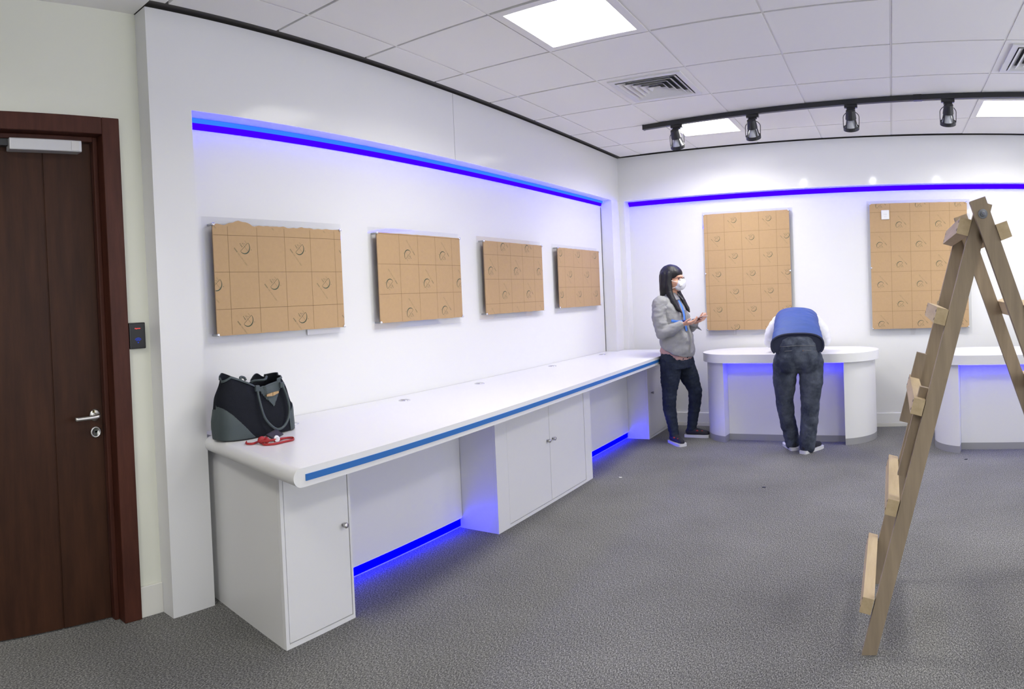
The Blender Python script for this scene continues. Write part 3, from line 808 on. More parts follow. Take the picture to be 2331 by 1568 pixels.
H6 = lambda w, h: H4(w, h) + [(0.004, h * 0.49), (w - 0.004, h * 0.49)]
LW = PI / 2
b1 = board('wide brown paper board with torn top edge above the bag', (XN, 1.855, 1.218), LW, 0.850, 0.537, 0, False, 0.088, 0.482, 0.178, (0.036, 0.036), H4(0.85, 0.537), True)
box('paper_slip', (0.60, 0.845, -0.0125, -0.0115, -0.030, 0.02), 'paperwhite', b1)
board('wide brown paper board, second from the door', (XN, 3.00, 1.222), LW, 0.83, 0.532, 0, True, 0.20, 0.525, 0.178, (0.034, 0.036), H4(0.83, 0.532), logo=0.12)
board('wide brown paper board, third from the door', (XN, 4.12, 1.225), LW, 0.86, 0.527, 1, True, 0.185, 0.43, 0.178, (0.034, 0.036), H4(0.86, 0.527), logo=0.12)
board('wide brown paper board nearest the room corner', (XN, 5.255, 1.232), LW, 0.86, 0.518, 0, False, 0.13, 0.355, 0.178, (0.03, 0.036), H4(0.86, 0.518))
def farp(x, z):
    u = (x + 2.59) / math.cos(PHI); q = FAR @ Vector((u, 0.12, 0)); return (q.x, q.y, z)
board('tall brown paper board behind the bending person', farp(-1.795, 0.945), -PHI, 0.845, 1.125, 0, False, 0.035, 0.945, 0.171, (0.026, 0.052), H6(0.845, 1.125), logo=0.105)
fb2 = board('tall brown paper board with white socket behind the ladder', farp(-0.19, 0.925), -PHI, 0.905, 1.165, 0, True, 0.19, 1.085, 0.184, (0.03, 0.062), H6(0.905, 1.165), logo=0.115)
so = empty('wall_socket', farp(-0.045, 1.985), -PHI); tag(so, 'small white socket plate showing at the top of the tall board by the ladder', 'socket')
box('socket_plate', (-0.037, 0.037, -0.055, -0.0445, -0.043, 0.043), 'lacquer', so, 0.004)
bm = bmesh.new()
for dx, dz, w_, h_ in ((-0.010, 0.004, 0.003, 0.014), (0.0, 0.004, 0.003, 0.012), (0.010, 0.004, 0.003, 0.014), (-0.006, -0.018, 0.007, 0.003), (0.006, -0.018, 0.007, 0.003)):
    bx(bm, dx - w_ / 2, dx + w_ / 2, -0.0556, -0.055, dz - h_ / 2, dz + h_ / 2)
from_bm('socket_slots', bm, 'alu', so)

# ================================================================== CARD READER
cr = empty('card_reader', (XW, 1.428, 1.245), LW); tag(cr, 'black card reader with red lettering between door and column', 'card reader')
box('reader_body', (-0.040, 0.040, -0.022, 0.0, -0.058, 0.058), 'blackplastic', cr, 0.004)
face = box('reader_face', (-0.036, 0.036, -0.0235, -0.021, -0.054, 0.054), 'blackgloss', cr, 0.001, 1)
M['redglow'] = emit('red_backlight', (1.0, 0.10, 0.09), 1.3); M['blueglow'] = emit('blue_backlight', (0.02, 0.05, 0.45), 0.9)
bm = bmesh.new()
tp = text_polys('Engineler', 0.0078, 0.25); tw = max(p[0] for q in tp for p in q)
for q in tp: bm.faces.new([bm.verts.new((-tw / 2 + x, -0.0238, 0.030 + y)) for x, y in q])
from_bm('red_lettering', bm, 'redglow', face)
bm = bmesh.new()
for R_ in (0.009, 0.014, 0.019):
    for i in range(10):
        a0, a1 = PI * 0.22 + PI * 0.56 * i / 10, PI * 0.22 + PI * 0.56 * (i + 1) / 10
        bm.faces.new([bm.verts.new((r * math.cos(a), -0.0238, -0.030 + r * math.sin(a))) for r, a in ((R_, a0), (R_, a1), (R_ + 0.0022, a1), (R_ + 0.0022, a0))])
bm.faces.new([bm.verts.new((0.0032 * math.cos(k * PI / 6), -0.0238, -0.030 + 0.0032 * math.sin(k * PI / 6))) for k in range(12)])
from_bm('wave_symbol', bm, 'blueglow', face)

# ================================================================== TRACK AND SPOTLIGHTS
RY0, RSL = 5.33, -0.135       # rail line: y = RY0 + RSL*(x+1.9)
def raily(x): return RY0 + RSL * (x + 1.9)
rail = empty('light_track', (-1.93, raily(-1.93), HC)); tag(rail, 'long black ceiling track carrying the spotlights', 'track')
bm = bmesh.new(); beam(bm, (0, 0, -0.020), (4.6, RSL * 4.6, -0.020), 0.036, 0.038, (0, 0, 1)); from_bm('track_profile', bm, 'blackmetal', rail)
bm = bmesh.new(); beam(bm, (-0.012, 0, -0.020), (0, 0, -0.020), 0.040, 0.042, (0, 0, 1)); from_bm('end_cap', bm, 'blackplastic', rail)
bm = bmesh.new(); beam(bm, (2.12, RSL * 2.12, -0.0195), (2.18, RSL * 2.18, -0.0195), 0.042, 0.043, (0, 0, 1)); from_bm('track_joiner', bm, 'blackplastic', rail)
SP = [(-1.645, 'black caged spotlight at the free end of the track'), (-1.015, 'black caged spotlight second from the free end of the track'),
      (-0.265, 'black caged spotlight third from the free end of the track'), (0.435, 'black caged spotlight above the tall board by the ladder'), (1.13, 'black caged spotlight beyond the right edge')]
def make_spot():
    e = empty('track_spotlight', (0, 0, 0))
    bm = bmesh.new(); bx(bm, -0.048, 0.048, -0.017, 0.017, -0.062, -0.0395, 0.003); bx(bm, -0.032, 0.032, -0.014, 0.014, -0.074, -0.062, 0.002)
    from_bm('track_adapter', bm, 'blackplastic', e)
    bm = bmesh.new(); lathe(bm, [(0, -0.074), (0.008, -0.074), (0.008, -0.090), (0, -0.090)][::-1], 10); from_bm('swivel_stem', bm, 'chrome', e)
    # the wire yoke drops either side of the lamp
    bm = bmesh.new()
    tube(bm, smoothpath([(-0.056, 0.0, -0.205), (-0.058, 0, -0.15), (-0.054, 0, -0.115), (-0.022, 0, -0.088), (0.022, 0, -0.088), (0.054, 0, -0.115), (0.058, 0, -0.15), (0.056, 0, -0.205)], 5), 0.0028, 6)
    from_bm('yoke', bm, 'blackmetal', e)
    piv = Matrix.Translation((0, 0, -0.185)) @ Matrix.Rotation(0.55, 4, 'X')
    bm = bmesh.new(); lathe(bm, [(0, 0.118), (0.022, 0.118), (0.034, 0.108), (0.040, 0.05), (0.040, 0.045), (0, 0.045)][::-1], 20, piv)
    from_bm('lamp_housing', bm, 'blackmetal', e, False)
    for k in range(4):
        a = PI / 4 + k * PI / 2; bm = bmesh.new()
        beam(bm, piv @ Vector((0.037 * math.cos(a), 0.037 * math.sin(a), 0.052)), piv @ Vector((0.054 * math.cos(a), 0.054 * math.sin(a), -0.018)), 0.010, 0.004, piv.to_3x3() @ Vector((-math.sin(a), math.cos(a), 0)))
        from_bm('cage_bar', bm, 'blackmetal', e)
    bm = bmesh.new(); lathe(bm, [(0.050, -0.034), (0.058, -0.034), (0.058, -0.010), (0.050, -0.010), (0.050, -0.034)], 24, piv)
    from_bm('front_ring', bm, 'blackmetal', e)
    bm = bmesh.new(); lathe(bm, [(0, 0.046), (0.018, 0.046), (0.026, 0.030), (0.046, -0.012), (0.047, -0.020), (0, -0.020)][::-1], 20, piv)
    b = from_bm('bulb', bm, 'bulbglass', e, True)
    bm = bmesh.new(); lathe(bm, [(0, -0.0235), (0.017, -0.0235), (0.017, -0.0205), (0, -0.0205)], 20, piv)
    from_bm('bulb_face', bm, 'bulb', b)
    ld = bpy.data.lights.new('spot_beam', 'SPOT'); ld.energy = SPOT_WATT; ld.spot_size = 1.25; ld.spot_blend = 0.8; ld.shadow_soft_size = 0.04; ld.color = (0.93, 0.97, 1.0)
    lo = bpy.data.objects.new('spot_beam', ld); link(lo, e)
    lo.matrix_local = piv @ Matrix.Translation((0, 0, -0.028))
    return e
spot0 = make_spot()
for i, (sx, lab) in enumerate(SP):
    s = spot0 if i == 0 else copy_tree(spot0)
    s.location = (sx, raily(sx), HC); tag(s, lab, 'spotlight', 'caged spotlights on the track')

# ================================================================== TOTE BAG
bag = empty('tote_bag', (-2.528, 1.895, ZC + 0.0055), LW + 0.03); tag(bag, 'dark navy and grey tote bag with loop handles on the worktop', 'bag')
NB, NR = 480, 80
def bag_pt(k, j, off=0.0):
    """k round the bag (0 = right end, going to the back), j up; -Y is the front"""
    a = 2 * PI * k / NB; c, s = math.cos(a), math.sin(a); t = j / NR
    w = 0.208 - 0.030 * t ** 1.6 + 0.012 * math.sin(t * PI)
    dd = 0.088 - 0.045 * t ** 1.5
    px = w * math.copysign(abs(c) ** 0.55, c); py = dd * math.copysign(abs(s) ** 0.62, s)
    left, right = max(0, -px / 0.2), max(0, px / 0.2)
    htop = 0.205 + 0.068 * min(1, left * 1.35) ** 0.8 * (1 if px < 0 else 0) + 0.035 * right
    if py > 0: htop += 0.012 + 0.03 * math.exp(-((px - 0.085) / 0.03) ** 2)
    if px > 0.13: htop += 0.012
    if px < -0.15: htop -= 0.03 * (abs(px) - 0.15) / 0.05
    z = htop * t
    if t > 0.5: py *= 1 - 0.25 * (t - 0.5) * (1 if px < 0.05 else -0.6)
    dent = 0.008 * noise.noise((px * 14, py * 20, z * 14)) * (0.3 + t)
    px -= 0.018 * t if px > 0 else -0.006 * t
    v = Vector((px, py, z))
    nrm = Vector((c / max(w, 0.01), s / max(dd, 0.01), 0)).normalized()
    return v + nrm * (dent + off)
def bag_shell(pred, off, name, mat, parent, close=False):
    bm = bmesh.new(); vs = {}
    def g(k, j):
        k %= NB
        if (k, j) not in vs: vs[(k, j)] = bm.verts.new(bag_pt(k, j, off))
        return vs[(k, j)]
    for k in range(NB):
        for j in range(NR):
            m = (bag_pt(k, j) + bag_pt(k + 1, j + 1)) / 2
            if pred(m, k, j): bm.faces.new((g(k, j), g(k + 1, j), g(k + 1, j + 1), g(k, j + 1)))
    if close: bm.faces.new([g(k, 0) for k in range(NB)][::-1])
    o = from_bm(name, bm, mat, parent, True)
    md = o.modifiers.new('t', 'SOLIDIFY'); md.thickness = 0.003; md.offset = -1 if close else 1
    return o
body = bag_shell(lambda m, k, j: True, 0, 'bag_body', 'bagcloth', bag, True)
bag_shell(lambda m, k, j: m.x < -0.125 + 0.0 and m.z < 0.135 - 0.9 * (m.x + 0.21) and m.y < 0.03 or (m.x < -0.06 and m.y < 0 and m.z < 0.105 - 1.05 * (m.x + 0.165)), 0.0015, 'corner_patch', 'bagleather', bag)
bag_shell(lambda m, k, j: m.x > 0.15 and m.z < 0.11 + 0.9 * (m.x - 0.19) and m.y < 0.06, 0.0015, 'corner_patch', 'bagleather', bag)
bag_shell(lambda m, k, j: m.y < 0 and -0.005 < m.x < 0.13 and m.z > 0.118 + 1.25 * abs(m.x - 0.062), 0.0015, 'clasp_patch', 'bagleather', bag)
bag_shell(lambda m, k, j: j >= NR - 3, 0.0018, 'top_binding', 'bagleather', bag)
# gold bow-tie clasp
fr = min((bag_pt(k, j) for k in range(NB) for j in range(NR)), key=lambda q: abs(q.x - 0.062) + abs(q.z - 0.178) + (1 if q.y > 0 else 0))
bm = bmesh.new()
for sg in (-1, 1):
    p = [(0.062 + sg * 0.0015, -0.010), (0.062 + sg * 0.036, -0.0045), (0.062 + sg * 0.036, 0.0045), (0.062 + sg * 0.0015, 0.006)]
    a = [bm.verts.new((x, fr.y - 0.006, 0.176 + z + (x - 0.062) * 0.12)) for x, z in p]; b = [bm.verts.new((x, fr.y - 0.012, 0.176 + z + (x - 0.062) * 0.12)) for x, z in p]
    bm.faces.new(a); bm.faces.new(b[::-1])
    for i in range(4): bm.faces.new((a[i], b[i], b[(i + 1) % 4], a[(i + 1) % 4]))
from_bm('gold_clasp', bm, 'gold', bag)
hp = smoothpath([(-0.018, -0.058, 0.205), (-0.022, -0.078, 0.15), (-0.010, -0.097, 0.075), (0.045, -0.106, 0.022), (0.10, -0.104, 0.035), (0.136, -0.094, 0.085), (0.142, -0.078, 0.15), (0.128, -0.060, 0.212)], 7)
bm = bmesh.new(); tube(bm, hp, 0.0058, 10); front_handle = from_bm('handle', bm, 'bagleather', bag, True)
bm = bmesh.new(); tube(bm, smoothpath([(0.03, 0.05, 0.215), (0.035, 0.03, 0.232), (0.075, 0.0, 0.235), (0.105, 0.02, 0.245), (0.12, 0.045, 0.225)], 6), 0.0058, 10); from_bm('handle', bm, 'bagleather', bag, True)
for px in (-0.018, 0.128):
    bm = bmesh.new(); bx(bm, px - 0.012, px + 0.012, -0.066, -0.052, 0.195, 0.222, 0.004); from_bm('handle_tab', bm, 'bagleather', bag)
bm = bmesh.new(); tube(bm, smoothpath([(-0.085, -0.03, 0.245), (-0.08, -0.02, 0.262), (-0.055, -0.015, 0.258), (-0.05, -0.02, 0.245)], 5), 0.006, 8); from_bm('zip_pull', bm, 'bagleather', bag, True)

# ================================================================== RED LANYARD
lan = empty('lanyard', (-2.31, 1.82, ZC), LW); tag(lan, 'red lanyard coiled in front of the bag', 'lanyard')
def ribbon(bm, pts, w=0.010, t=0.0022):
    P = smoothpath(pts, 7)
    tube(bm, [Vector((p.x, p.y, p.z + w / 2)) for p in P], 1.0, 8, True, (t, w / 2))
bm = bmesh.new()
ribbon(bm, [(-0.075, 0.075, 0.001), (-0.10, 0.045, 0.001), (-0.085, 0.02, 0.001), (-0.04, 0.035, 0.002), (0.0, 0.05, 0.004)])
ribbon(bm, [(-0.055, -0.005, 0.001), (-0.065, -0.035, 0.001), (-0.03, -0.058, 0.001), (0.03, -0.055, 0.001), (0.08, -0.05, 0.001), (0.105, -0.015, 0.001), (0.075, 0.005, 0.001), (0.04, -0.01, 0.002), (0.0, -0.02, 0.003)])
ribbon(bm, [(-0.03, 0.02, 0.004), (0.02, 0.06, 0.008), (0.06, 0.085, 0.005), (0.09, 0.06, 0.001), (0.12, 0.10, 0.001)])
ribbon(bm, [(-0.06, 0.0, 0.006), (-0.02, -0.03, 0.012), (0.03, -0.03, 0.010), (0.07, -0.02, 0.006)])
from_bm('webbing', bm, 'red', lan, True)
bm = bmesh.new(); o_ell(bm, (-0.045, 0.008, 0.017), (0.020, 0.013, 0.016)); o_ell(bm, (-0.028, -0.004, 0.014), (0.013, 0.013, 0.013)); from_bm('strap_bundle', bm, 'red', lan, True)
bm = bmesh.new(); lathe(bm, [(0, 0), (0.0135, 0), (0.0145, 0.003), (0.0135, 0.006), (0, 0.006)], 20, Matrix.Translation((0.006, -0.028, 0.018)) @ Matrix.Rotation(PI / 2 - 0.35, 4, 'X'))
reel = from_bm('badge_reel', bm, 'paperwhite', lan, True)
bm = bmesh.new(); lathe(bm, [(0, 0.006), (0.007, 0.006), (0.007, 0.0068), (0, 0.0068)], 12, Matrix.Translation((0.006, -0.028, 0.018)) @ Matrix.Rotation(PI / 2 - 0.35, 4, 'X'))
from_bm('reel_emblem', bm, 'steel', reel)
bm = bmesh.new(); bx(bm, -0.042, 0.042, -0.022, 0.022, -0.004, 0.004, 0.003)
ch = from_bm('card_holder', bm, 'blackplastic', lan); ch.location = (0.042, 0.028, 0.024); ch.rotation_euler = (0.45, -0.1, 0.35)

# ================================================================== WOODEN STEP LADDER
lad = empty('step_ladder', (0.32, 2.78, 0)); tag(lad, 'homemade pine step ladder standing open on the carpet', 'ladder')
LO = Vector((0.32, 2.78, 0))
AP = Vector((0.325, 0, 1.575))
def lrail(name, foot, y, over, mat='pine'):
    f = Vector((foot, y, 0)); a = Vector((AP.x, y, AP.z)); d = (a - f).normalized(); top = a + d * over
    bm = bmesh.new(); beam(bm, f - LO + d * 0.012, top - LO, 0.057, 0.034, (1, 0, 0))
    for v in bm.verts:                                      # cut the feet flat on the floor
        if v.co.z < 0.05: v.co.z = 0.0 if v.co.z < 0.02 else v.co.z * 0.55
    return from_bm(name, bm, mat, lad), d
YN, YF = 2.475, 3.075
lrail('side_rail', -0.118, YN, 0.045); lrail('side_rail', -0.118, YF, 0.045)
lrail('side_rail', 0.86, YN - 0.036, 0.055); lrail('side_rail', 0.86, YF - 0.036, 0.055)
def rung(foot, z, y0, y1, mat='pine2', w=0.058, t=0.042, shift=0.0):
    f = Vector((foot, 0, 0)); d = (Vector((AP.x, 0, AP.z)) - f).normalized()
    sg = -1 if foot < AP.x else 1
    n = Vector((d.z, 0, -d.x)) * sg
    if sg > 0: n = Vector((d.z, 0, -d.x))
    c = f + d * (z / d.z) + n * (0.0285 + t / 2 + 0.0005)
    bm = bmesh.new(); beam(bm, Vector((c.x, y0, c.z)) - LO, Vector((c.x, y1, c.z)) - LO, w, t, d)
    o = from_bm('rung', bm, mat, lad)
    bm = bmesh.new()
    for yy in (y0 + 0.02, y1 - 0.02):
        for s in (-0.015, 0.015):
            q = Vector((c.x, yy, c.z)) + d * s + n * (t / 2)
            ax = n.to_track_quat('Z', 'Y').to_matrix().to_4x4()
            lathe(bm, [(0, -0.001), (0.0045, -0.001), (0.0045, 0.0012), (0, 0.0012)], 8, Matrix.Translation(q - LO) @ ax)
    tag(from_bm('nail_heads', bm, 'blackmetal', o), kind='stuff')
for z in (1.52, 1.205, 0.885, 0.525, 0.17): rung(-0.118, z, YN - 0.022, YF + 0.03)
for z in (1.50, 1.215, 0.89, 0.53, 0.17): rung(0.86, z, YN - 0.060, YF + 0.02)
for yy in (YN - 0.036, YF - 0.036):
    bm = bmesh.new()
    mt = Matrix.Translation(Vector((AP.x, yy - 0.017, AP.z)) - LO) @ Matrix.Rotation(PI / 2, 4, 'X')
    lathe(bm, [(0, 0), (0.017, 0), (0.017, 0.002), (0.010, 0.0025), (0.010, 0.009), (0.005, 0.010), (0.005, 0.016), (0, 0.016)], 16, mt)
    from_bm('hinge_bolt', bm, 'zinc', lad)
def splice(y, z0, z1, off, mat):
    f = Vector((-0.118, y, 0)); d = (Vector((AP.x, y, AP.z)) - f).normalized(); n = Vector((-d.z, 0, d.x))
    bm = bmesh.new(); beam(bm, f + d * (z0 / d.z) + n * off - LO, f + d * (z1 / d.z) + n * off - LO, 0.045, 0.03, (1, 0, 0))
    from_bm('splice_board', bm, mat, lad)
splice(YN + 0.034, 0.63, 0.95, 0.035, 'pine')
splice(YF - 0.034, 0.72, 1.02, 0.045, 'pine')

# ================================================================== SMALL LITTER ON THE CARPET
for (x, y), lab in (((-0.89, 4.54), 'tiny dark scrap on the open carpet'), ((0.53, 5.19), 'tiny dark scrap in front of the table behind the ladder'), ((-1.96, 4.62), 'tiny pale scrap beside the middle cabinet')):
    bm = bmesh.new(); pts = [(x + 0.014 * math.cos(a), y + 0.006 * math.sin(a)) for a in (0.2, 1.4, 2.6, 3.9, 5.2)]
    prism(bm, pts, 0.0, 0.004)
    tag(from_bm('litter_scrap', bm, 'paperwhite' if 'pale' in lab else 'vesthem'), lab, 'litter', 'scraps on the carpet')

# ================================================================== PEOPLE
def hand(bm, wrist, direction, palm, side, curl, scale=1.0, thumb_up=0.6, spread=0.25):
    """palm faces `palm`; side=+1 puts the thumb on the direction x palm side"""
    W0 = Vector(wrist); d = Vector(direction).normalized(); p = Vector(palm); p = (p - d * p.dot(d)).normalized(); s = d.cross(p) * side
    k = scale
    for i, (o, ln) in enumerate(((0.028, 0.078), (0.010, 0.084), (-0.009, 0.079), (-0.026, 0.064))):
        kn = W0 + d * 0.082 * k + s * o * k
        o_limb(bm, [W0 + s * o * 0.5 * k, kn], [0.0155 * k, 0.0115 * k], 10)
        ang = 0.0; pos = kn; dirv = (d + s * (o * 3.2 * spread)).normalized(); pts = [kn]; rs = [0.0088 * k]
        for j, f in enumerate((0.45, 0.30, 0.25)):
            ang += curl * (0.55, 0.75, 0.5)[j]
            pos = pos + (dirv * math.cos(ang) + p * math.sin(ang)) * ln * f * k; pts.append(pos); rs.append((0.0082, 0.0076, 0.0066)[j] * k)
        o_limb(bm, pts, rs, 8)
    t0 = W0 + d * 0.024 * k + s * 0.022 * k
    td = (d * 0.62 + s * 0.72 + p * thumb_up).normalized()
    t1 = t0 + td * 0.036 * k; t2 = t1 + (td + d * 0.45).normalized() * 0.030 * k; t3 = t2 + (td * 0.6 + d * 0.7).normalized() * 0.024 * k
    o_limb(bm, [t0, t1, t2, t3], [0.014 * k, 0.0105 * k, 0.009 * k, 0.007 * k], 8)

def shoe(parent, ankle, heading, L=0.245, mark=False, mats=('shoe', 'sole')):
    e_loc = Vector((ankle[0], ankle[1], 0)); R = Matrix.Translation(e_loc) @ Matrix.Rotation(heading, 4, 'Z')
    bm = bmesh.new()
    xs = [(-0.068, 0.028), (-0.05, 0.036), (0.0, 0.038), (0.06, 0.043), (0.115, 0.046), (0.15, 0.042), (0.172, 0.026)]
    sc = L / 0.245
    out = [(x * sc, w) for x, w in xs] + [(x * sc, -w) for x, w in xs[::-1]]
    P = smoothpath([(a, b, 0) for a, b in out] + [(out[0][0], out[0][1], 0)], 3)[:-1]
    prism(bm, [tuple((R @ q)[:2]) for q in P], 0.0, 0.024)
    so_ = from_bm('sole', bm, mats[1], None)
    bm = bmesh.new()
    o_limb(bm, [R @ Vector((-0.030 * sc, 0, 0.048)), R @ Vector((0.03 * sc, 0, 0.050)), R @ Vector((0.12 * sc, 0, 0.036)), R @ Vector((0.145 * sc, 0, 0.034))], [0.034, 0.037, 0.030, 0.026], 14)
    o_limb(bm, [R @ Vector((-0.018 * sc, 0, 0.05)), R @ Vector((-0.012 * sc, 0, 0.085))], [0.035, 0.034], 14)
    for v in bm.verts: v.co.z = max(v.co.z, 0.0225)
    up = fuse('shoe', bm, mats[0], parent, 0.006, 4)
    so_.parent = up
    if mark:
        for q, rr in (((0.06 * sc, -0.030, 0.062), (0.012, 0.008, 0.007)), ((0.105 * sc, -0.018, 0.060), (0.009, 0.008, 0.004))):
            bm = bmesh.new(); o_ell(bm, R @ Vector(q), rr); from_bm('red_patch', bm, 'shoered', up, True)
    return up

# ---------- standing person, in profile, looking to the right
wm = empty('person', (-1.905, 5.86, 0), -0.16); tag(wm, 'standing person in grey jacket, dark jeans and white mask holding a phone', 'person', None)
bm = bmesh.new()
o_ell(bm, (-0.008, 0, 1.472), (0.090, 0.072, 0.090)); o_ell(bm, (0.022, 0, 1.415), (0.062, 0.058, 0.080)); o_ell(bm, (0.045, 0, 1.372), (0.036, 0.036, 0.036))
o_ell(bm, (0.088, 0, 1.415), (0.014, 0.013, 0.020)); o_ell(bm, (0.066, 0, 1.465), (0.026, 0.046, 0.020))
for s in (-1, 1): o_ell(bm, (0.0, s * 0.070, 1.43), (0.018, 0.012, 0.030)); o_ell(bm, (0.048, s * 0.036, 1.41), (0.026, 0.022, 0.026))
o_limb(bm, [(-0.012, 0, 1.40), (-0.035, 0, 1.27)], [0.048, 0.056])
o_loft(bm, [(0.70, 0.0, 0, 0.09, 0.13), (0.85, 0.0, 0, 0.10, 0.14), (1.0, 0.0, 0, 0.08, 0.11), (1.15, -0.03, 0, 0.085, 0.12), (1.26, -0.05, 0, 0.055, 0.09), (1.30, -0.04, 0, 0.045, 0.05)])
RS, RE, RWR = (-0.055, -0.160, 1.235), (-0.018, -0.190, 0.985), (0.130, -0.130, 1.048)
LS, LE, LWR = (-0.055, 0.165, 1.235), (0.015, 0.205, 1.00), (0.165, 0.075, 1.055)
o_limb(bm, [(-0.06, -0.14, 1.22), RE, RWR], [0.034, 0.028, 0.023]); o_limb(bm, [(-0.06, 0.14, 1.22), LE, LWR], [0.034, 0.028, 0.023])
o_limb(bm, [(-0.01, -0.08, 0.78), (-0.034, -0.085, 0.42), (-0.03, -0.083, 0.28), (-0.004, -0.08, 0.08)], [0.06, 0.036, 0.034, 0.026]); o_limb(bm, [(0.02, 0.08, 0.78), (0.105, 0.15, 0.44), (0.030, 0.216, 0.08)], [0.06, 0.036, 0.026])
hand(bm, (0.142, -0.128, 1.052), (0.90, 0.30, 0.12), (0.1, 0.35, 0.93), 1, 0.55, 0.92, 0.25)
hand(bm, (0.178, 0.068, 1.060), (0.93, -0.28, 0.22), (0, -0.25, 0.97), -1, 0.75, 0.92, 1.3)
fuse('body', bm, 'skin', wm, 0.0052, 3)
# eyes and glasses
for s in (-1, 1):
    bm = bmesh.new(); o_ell(bm, (0.073, s * 0.030, 1.452), (0.008, 0.011, 0.006)); from_bm('eye', bm, 'eye', wm, True)
bm = bmesh.new()
for s in (-1, 1):
    tube(bm, smoothpath([(0.096, s * 0.008, 1.452), (0.094, s * 0.030, 1.461), (0.082, s * 0.056, 1.456), (0.082, s * 0.056, 1.440), (0.092, s * 0.030, 1.434), (0.096, s * 0.008, 1.444), (0.096, s * 0.008, 1.452)], 4), 0.0022, 6)
    tube(bm, [(0.082, s * 0.058, 1.454), (0.03, s * 0.074, 1.450), (-0.01, s * 0.076, 1.442)], 0.0020, 6)
tube(bm, [(0.096, -0.008, 1.449), (0.098, 0, 1.451), (0.096, 0.008, 1.449)], 0.002, 6)
from_bm('glasses', bm, 'glasses', wm, True)
# long straight hair with a fringe
bm = bmesh.new()
o_ell(bm, (-0.022, 0, 1.492), (0.104, 0.088, 0.086)); o_ell(bm, (0.030, 0, 1.500), (0.058, 0.070, 0.050), (0, 0.25, 0))
o_limb(bm, [(-0.060, 0, 1.47), (-0.075, 0, 1.36), (-0.088, 0, 1.285)], [0.072, 0.060, 0.040])
for s in (-1, 1):
    o_limb(bm, [(-0.050, s * 0.050, 1.48), (-0.055, s * 0.060, 1.38), (-0.075, s * 0.060, 1.285)], [0.050, 0.046, 0.030])
    o_limb(bm, [(-0.005, s * 0.066, 1.49), (-0.008, s * 0.074, 1.40), (0.000, s * 0.078, 1.315)], [0.030, 0.030, 0.030])
    o_limb(bm, [(0.000, s * 0.078, 1.33), (0.040, s * 0.088, 1.25), (0.085, s * 0.090, 1.185), (0.112, s * 0.080, 1.150)], [0.030, 0.028, 0.020, 0.008])
fuse('hair', bm, 'hair', wm, 0.006, 4, 0.0025, 60, (1, 1, 0.15))
# respirator mask
bm = bmesh.new()
o_ell(bm, (0.078, 0, 1.398), (0.040, 0.054, 0.050)); o_ell(bm, (0.096, 0, 1.412), (0.026, 0.030, 0.036)); o_ell(bm, (0.060, 0, 1.375), (0.042, 0.050, 0.034))
mk = fuse('face_mask', bm, 'mask', wm, 0.005, 2, 0.002, 40)
bm = bmesh.new(); lathe(bm, [(0, 0), (0.013, 0), (0.013, 0.006), (0.010, 0.009), (0, 0.009)], 14, Matrix.Translation((0.092, -0.042, 1.388)) @ Vector((0.55, -0.83, -0.1)).to_track_quat('Z', 'Y').to_matrix().to_4x4())
from_bm('mask_valve', bm, 'alu', mk, True)
for s in (-1, 1):
    for pts in ([(0.062, s * 0.056, 1.418), (0.03, s * 0.074, 1.430), (-0.01, s * 0.083, 1.440)], [(0.045, s * 0.052, 1.372), (0.0, s * 0.072, 1.360)]):
        bm = bmesh.new(); tube(bm, pts, 0.0022, 6); from_bm('mask_strap', bm, 'mask', mk)
# jacket
bm = bmesh.new()
o_loft(bm, [(0.820, 0.018, 0, 0.134, 0.172), (0.85, 0.018, 0, 0.140, 0.176), (0.92, 0.016, 0, 0.134, 0.168), (1.00, 0.004, 0, 0.124, 0.158), (1.08, -0.012, 0, 0.120, 0.160), (1.16, -0.030, 0, 0.120, 0.172), (1.23, -0.045, 0, 0.106, 0.168), (1.275, -0.048, 0, 0.082, 0.135), (1.305, -0.040, 0, 0.062, 0.080)])
for v in bm.verts:                                     # hem dips towards the front
    if v.co.z < 0.95: v.co.z -= 0.46 * (v.co.x + 0.0) * (0.95 - v.co.z) / 0.13
jk = fuse('jacket', bm, 'jacket', wm, 0.0075, 3, 0.010, 9, (1.0, 1.0, 1.6), 3.1)
bm = bmesh.new(); o_limb(bm, [(-0.060, -0.142, 1.232), (-0.060, -0.182, 1.12), (RE[0] - 0.010, RE[1], RE[2]), (0.052, -0.168, 1.004), (0.116, -0.138, 1.042)], [0.072, 0.066, 0.060, 0.052, 0.042])
fuse('sleeve', bm, 'jacket', jk, 0.006, 2, 0.0085, 17, (0.8, 0.8, 1.3), 8.0)
bm = bmesh.new(); o_limb(bm, [(-0.062, 0.148, 1.232), (-0.030, 0.192, 1.12), LE, (0.085, 0.15, 1.018), (0.148, 0.090, 1.046)], [0.074, 0.070, 0.064, 0.056, 0.044])
fuse('sleeve', bm, 'jacket', jk, 0.006, 2, 0.0085, 17, (0.8, 0.8, 1.3), 2.0)
bm = bmesh.new()
tube(bm, smoothpath([(0.030, -0.030, 1.285), (-0.020, -0.068, 1.315), (-0.080, -0.052, 1.335), (-0.098, 0, 1.340), (-0.080, 0.052, 1.335), (-0.020, 0.068, 1.315), (0.030, 0.030, 1.285)], 5), 1.0, 8, True, (0.010, 0.030))
for s in (-1, 1):
    a = [bm.verts.new(q) for q in ((0.022, s * 0.022, 1.318), (0.072, s * 0.030, 1.262), (0.050, s * 0.075, 1.255), (-0.02, s * 0.075, 1.322))]; b = [bm.verts.new(v.co + Vector((0.006, 0, 0.008))) for v in a]
    bm.faces.new(a); bm.faces.new(b[::-1])
    for i in range(4): bm.faces.new((a[i], b[i], b[(i + 1) % 4], a[(i + 1) % 4]))
from_bm('collar', bm, 'jacket', jk, True)
bm = bmesh.new()
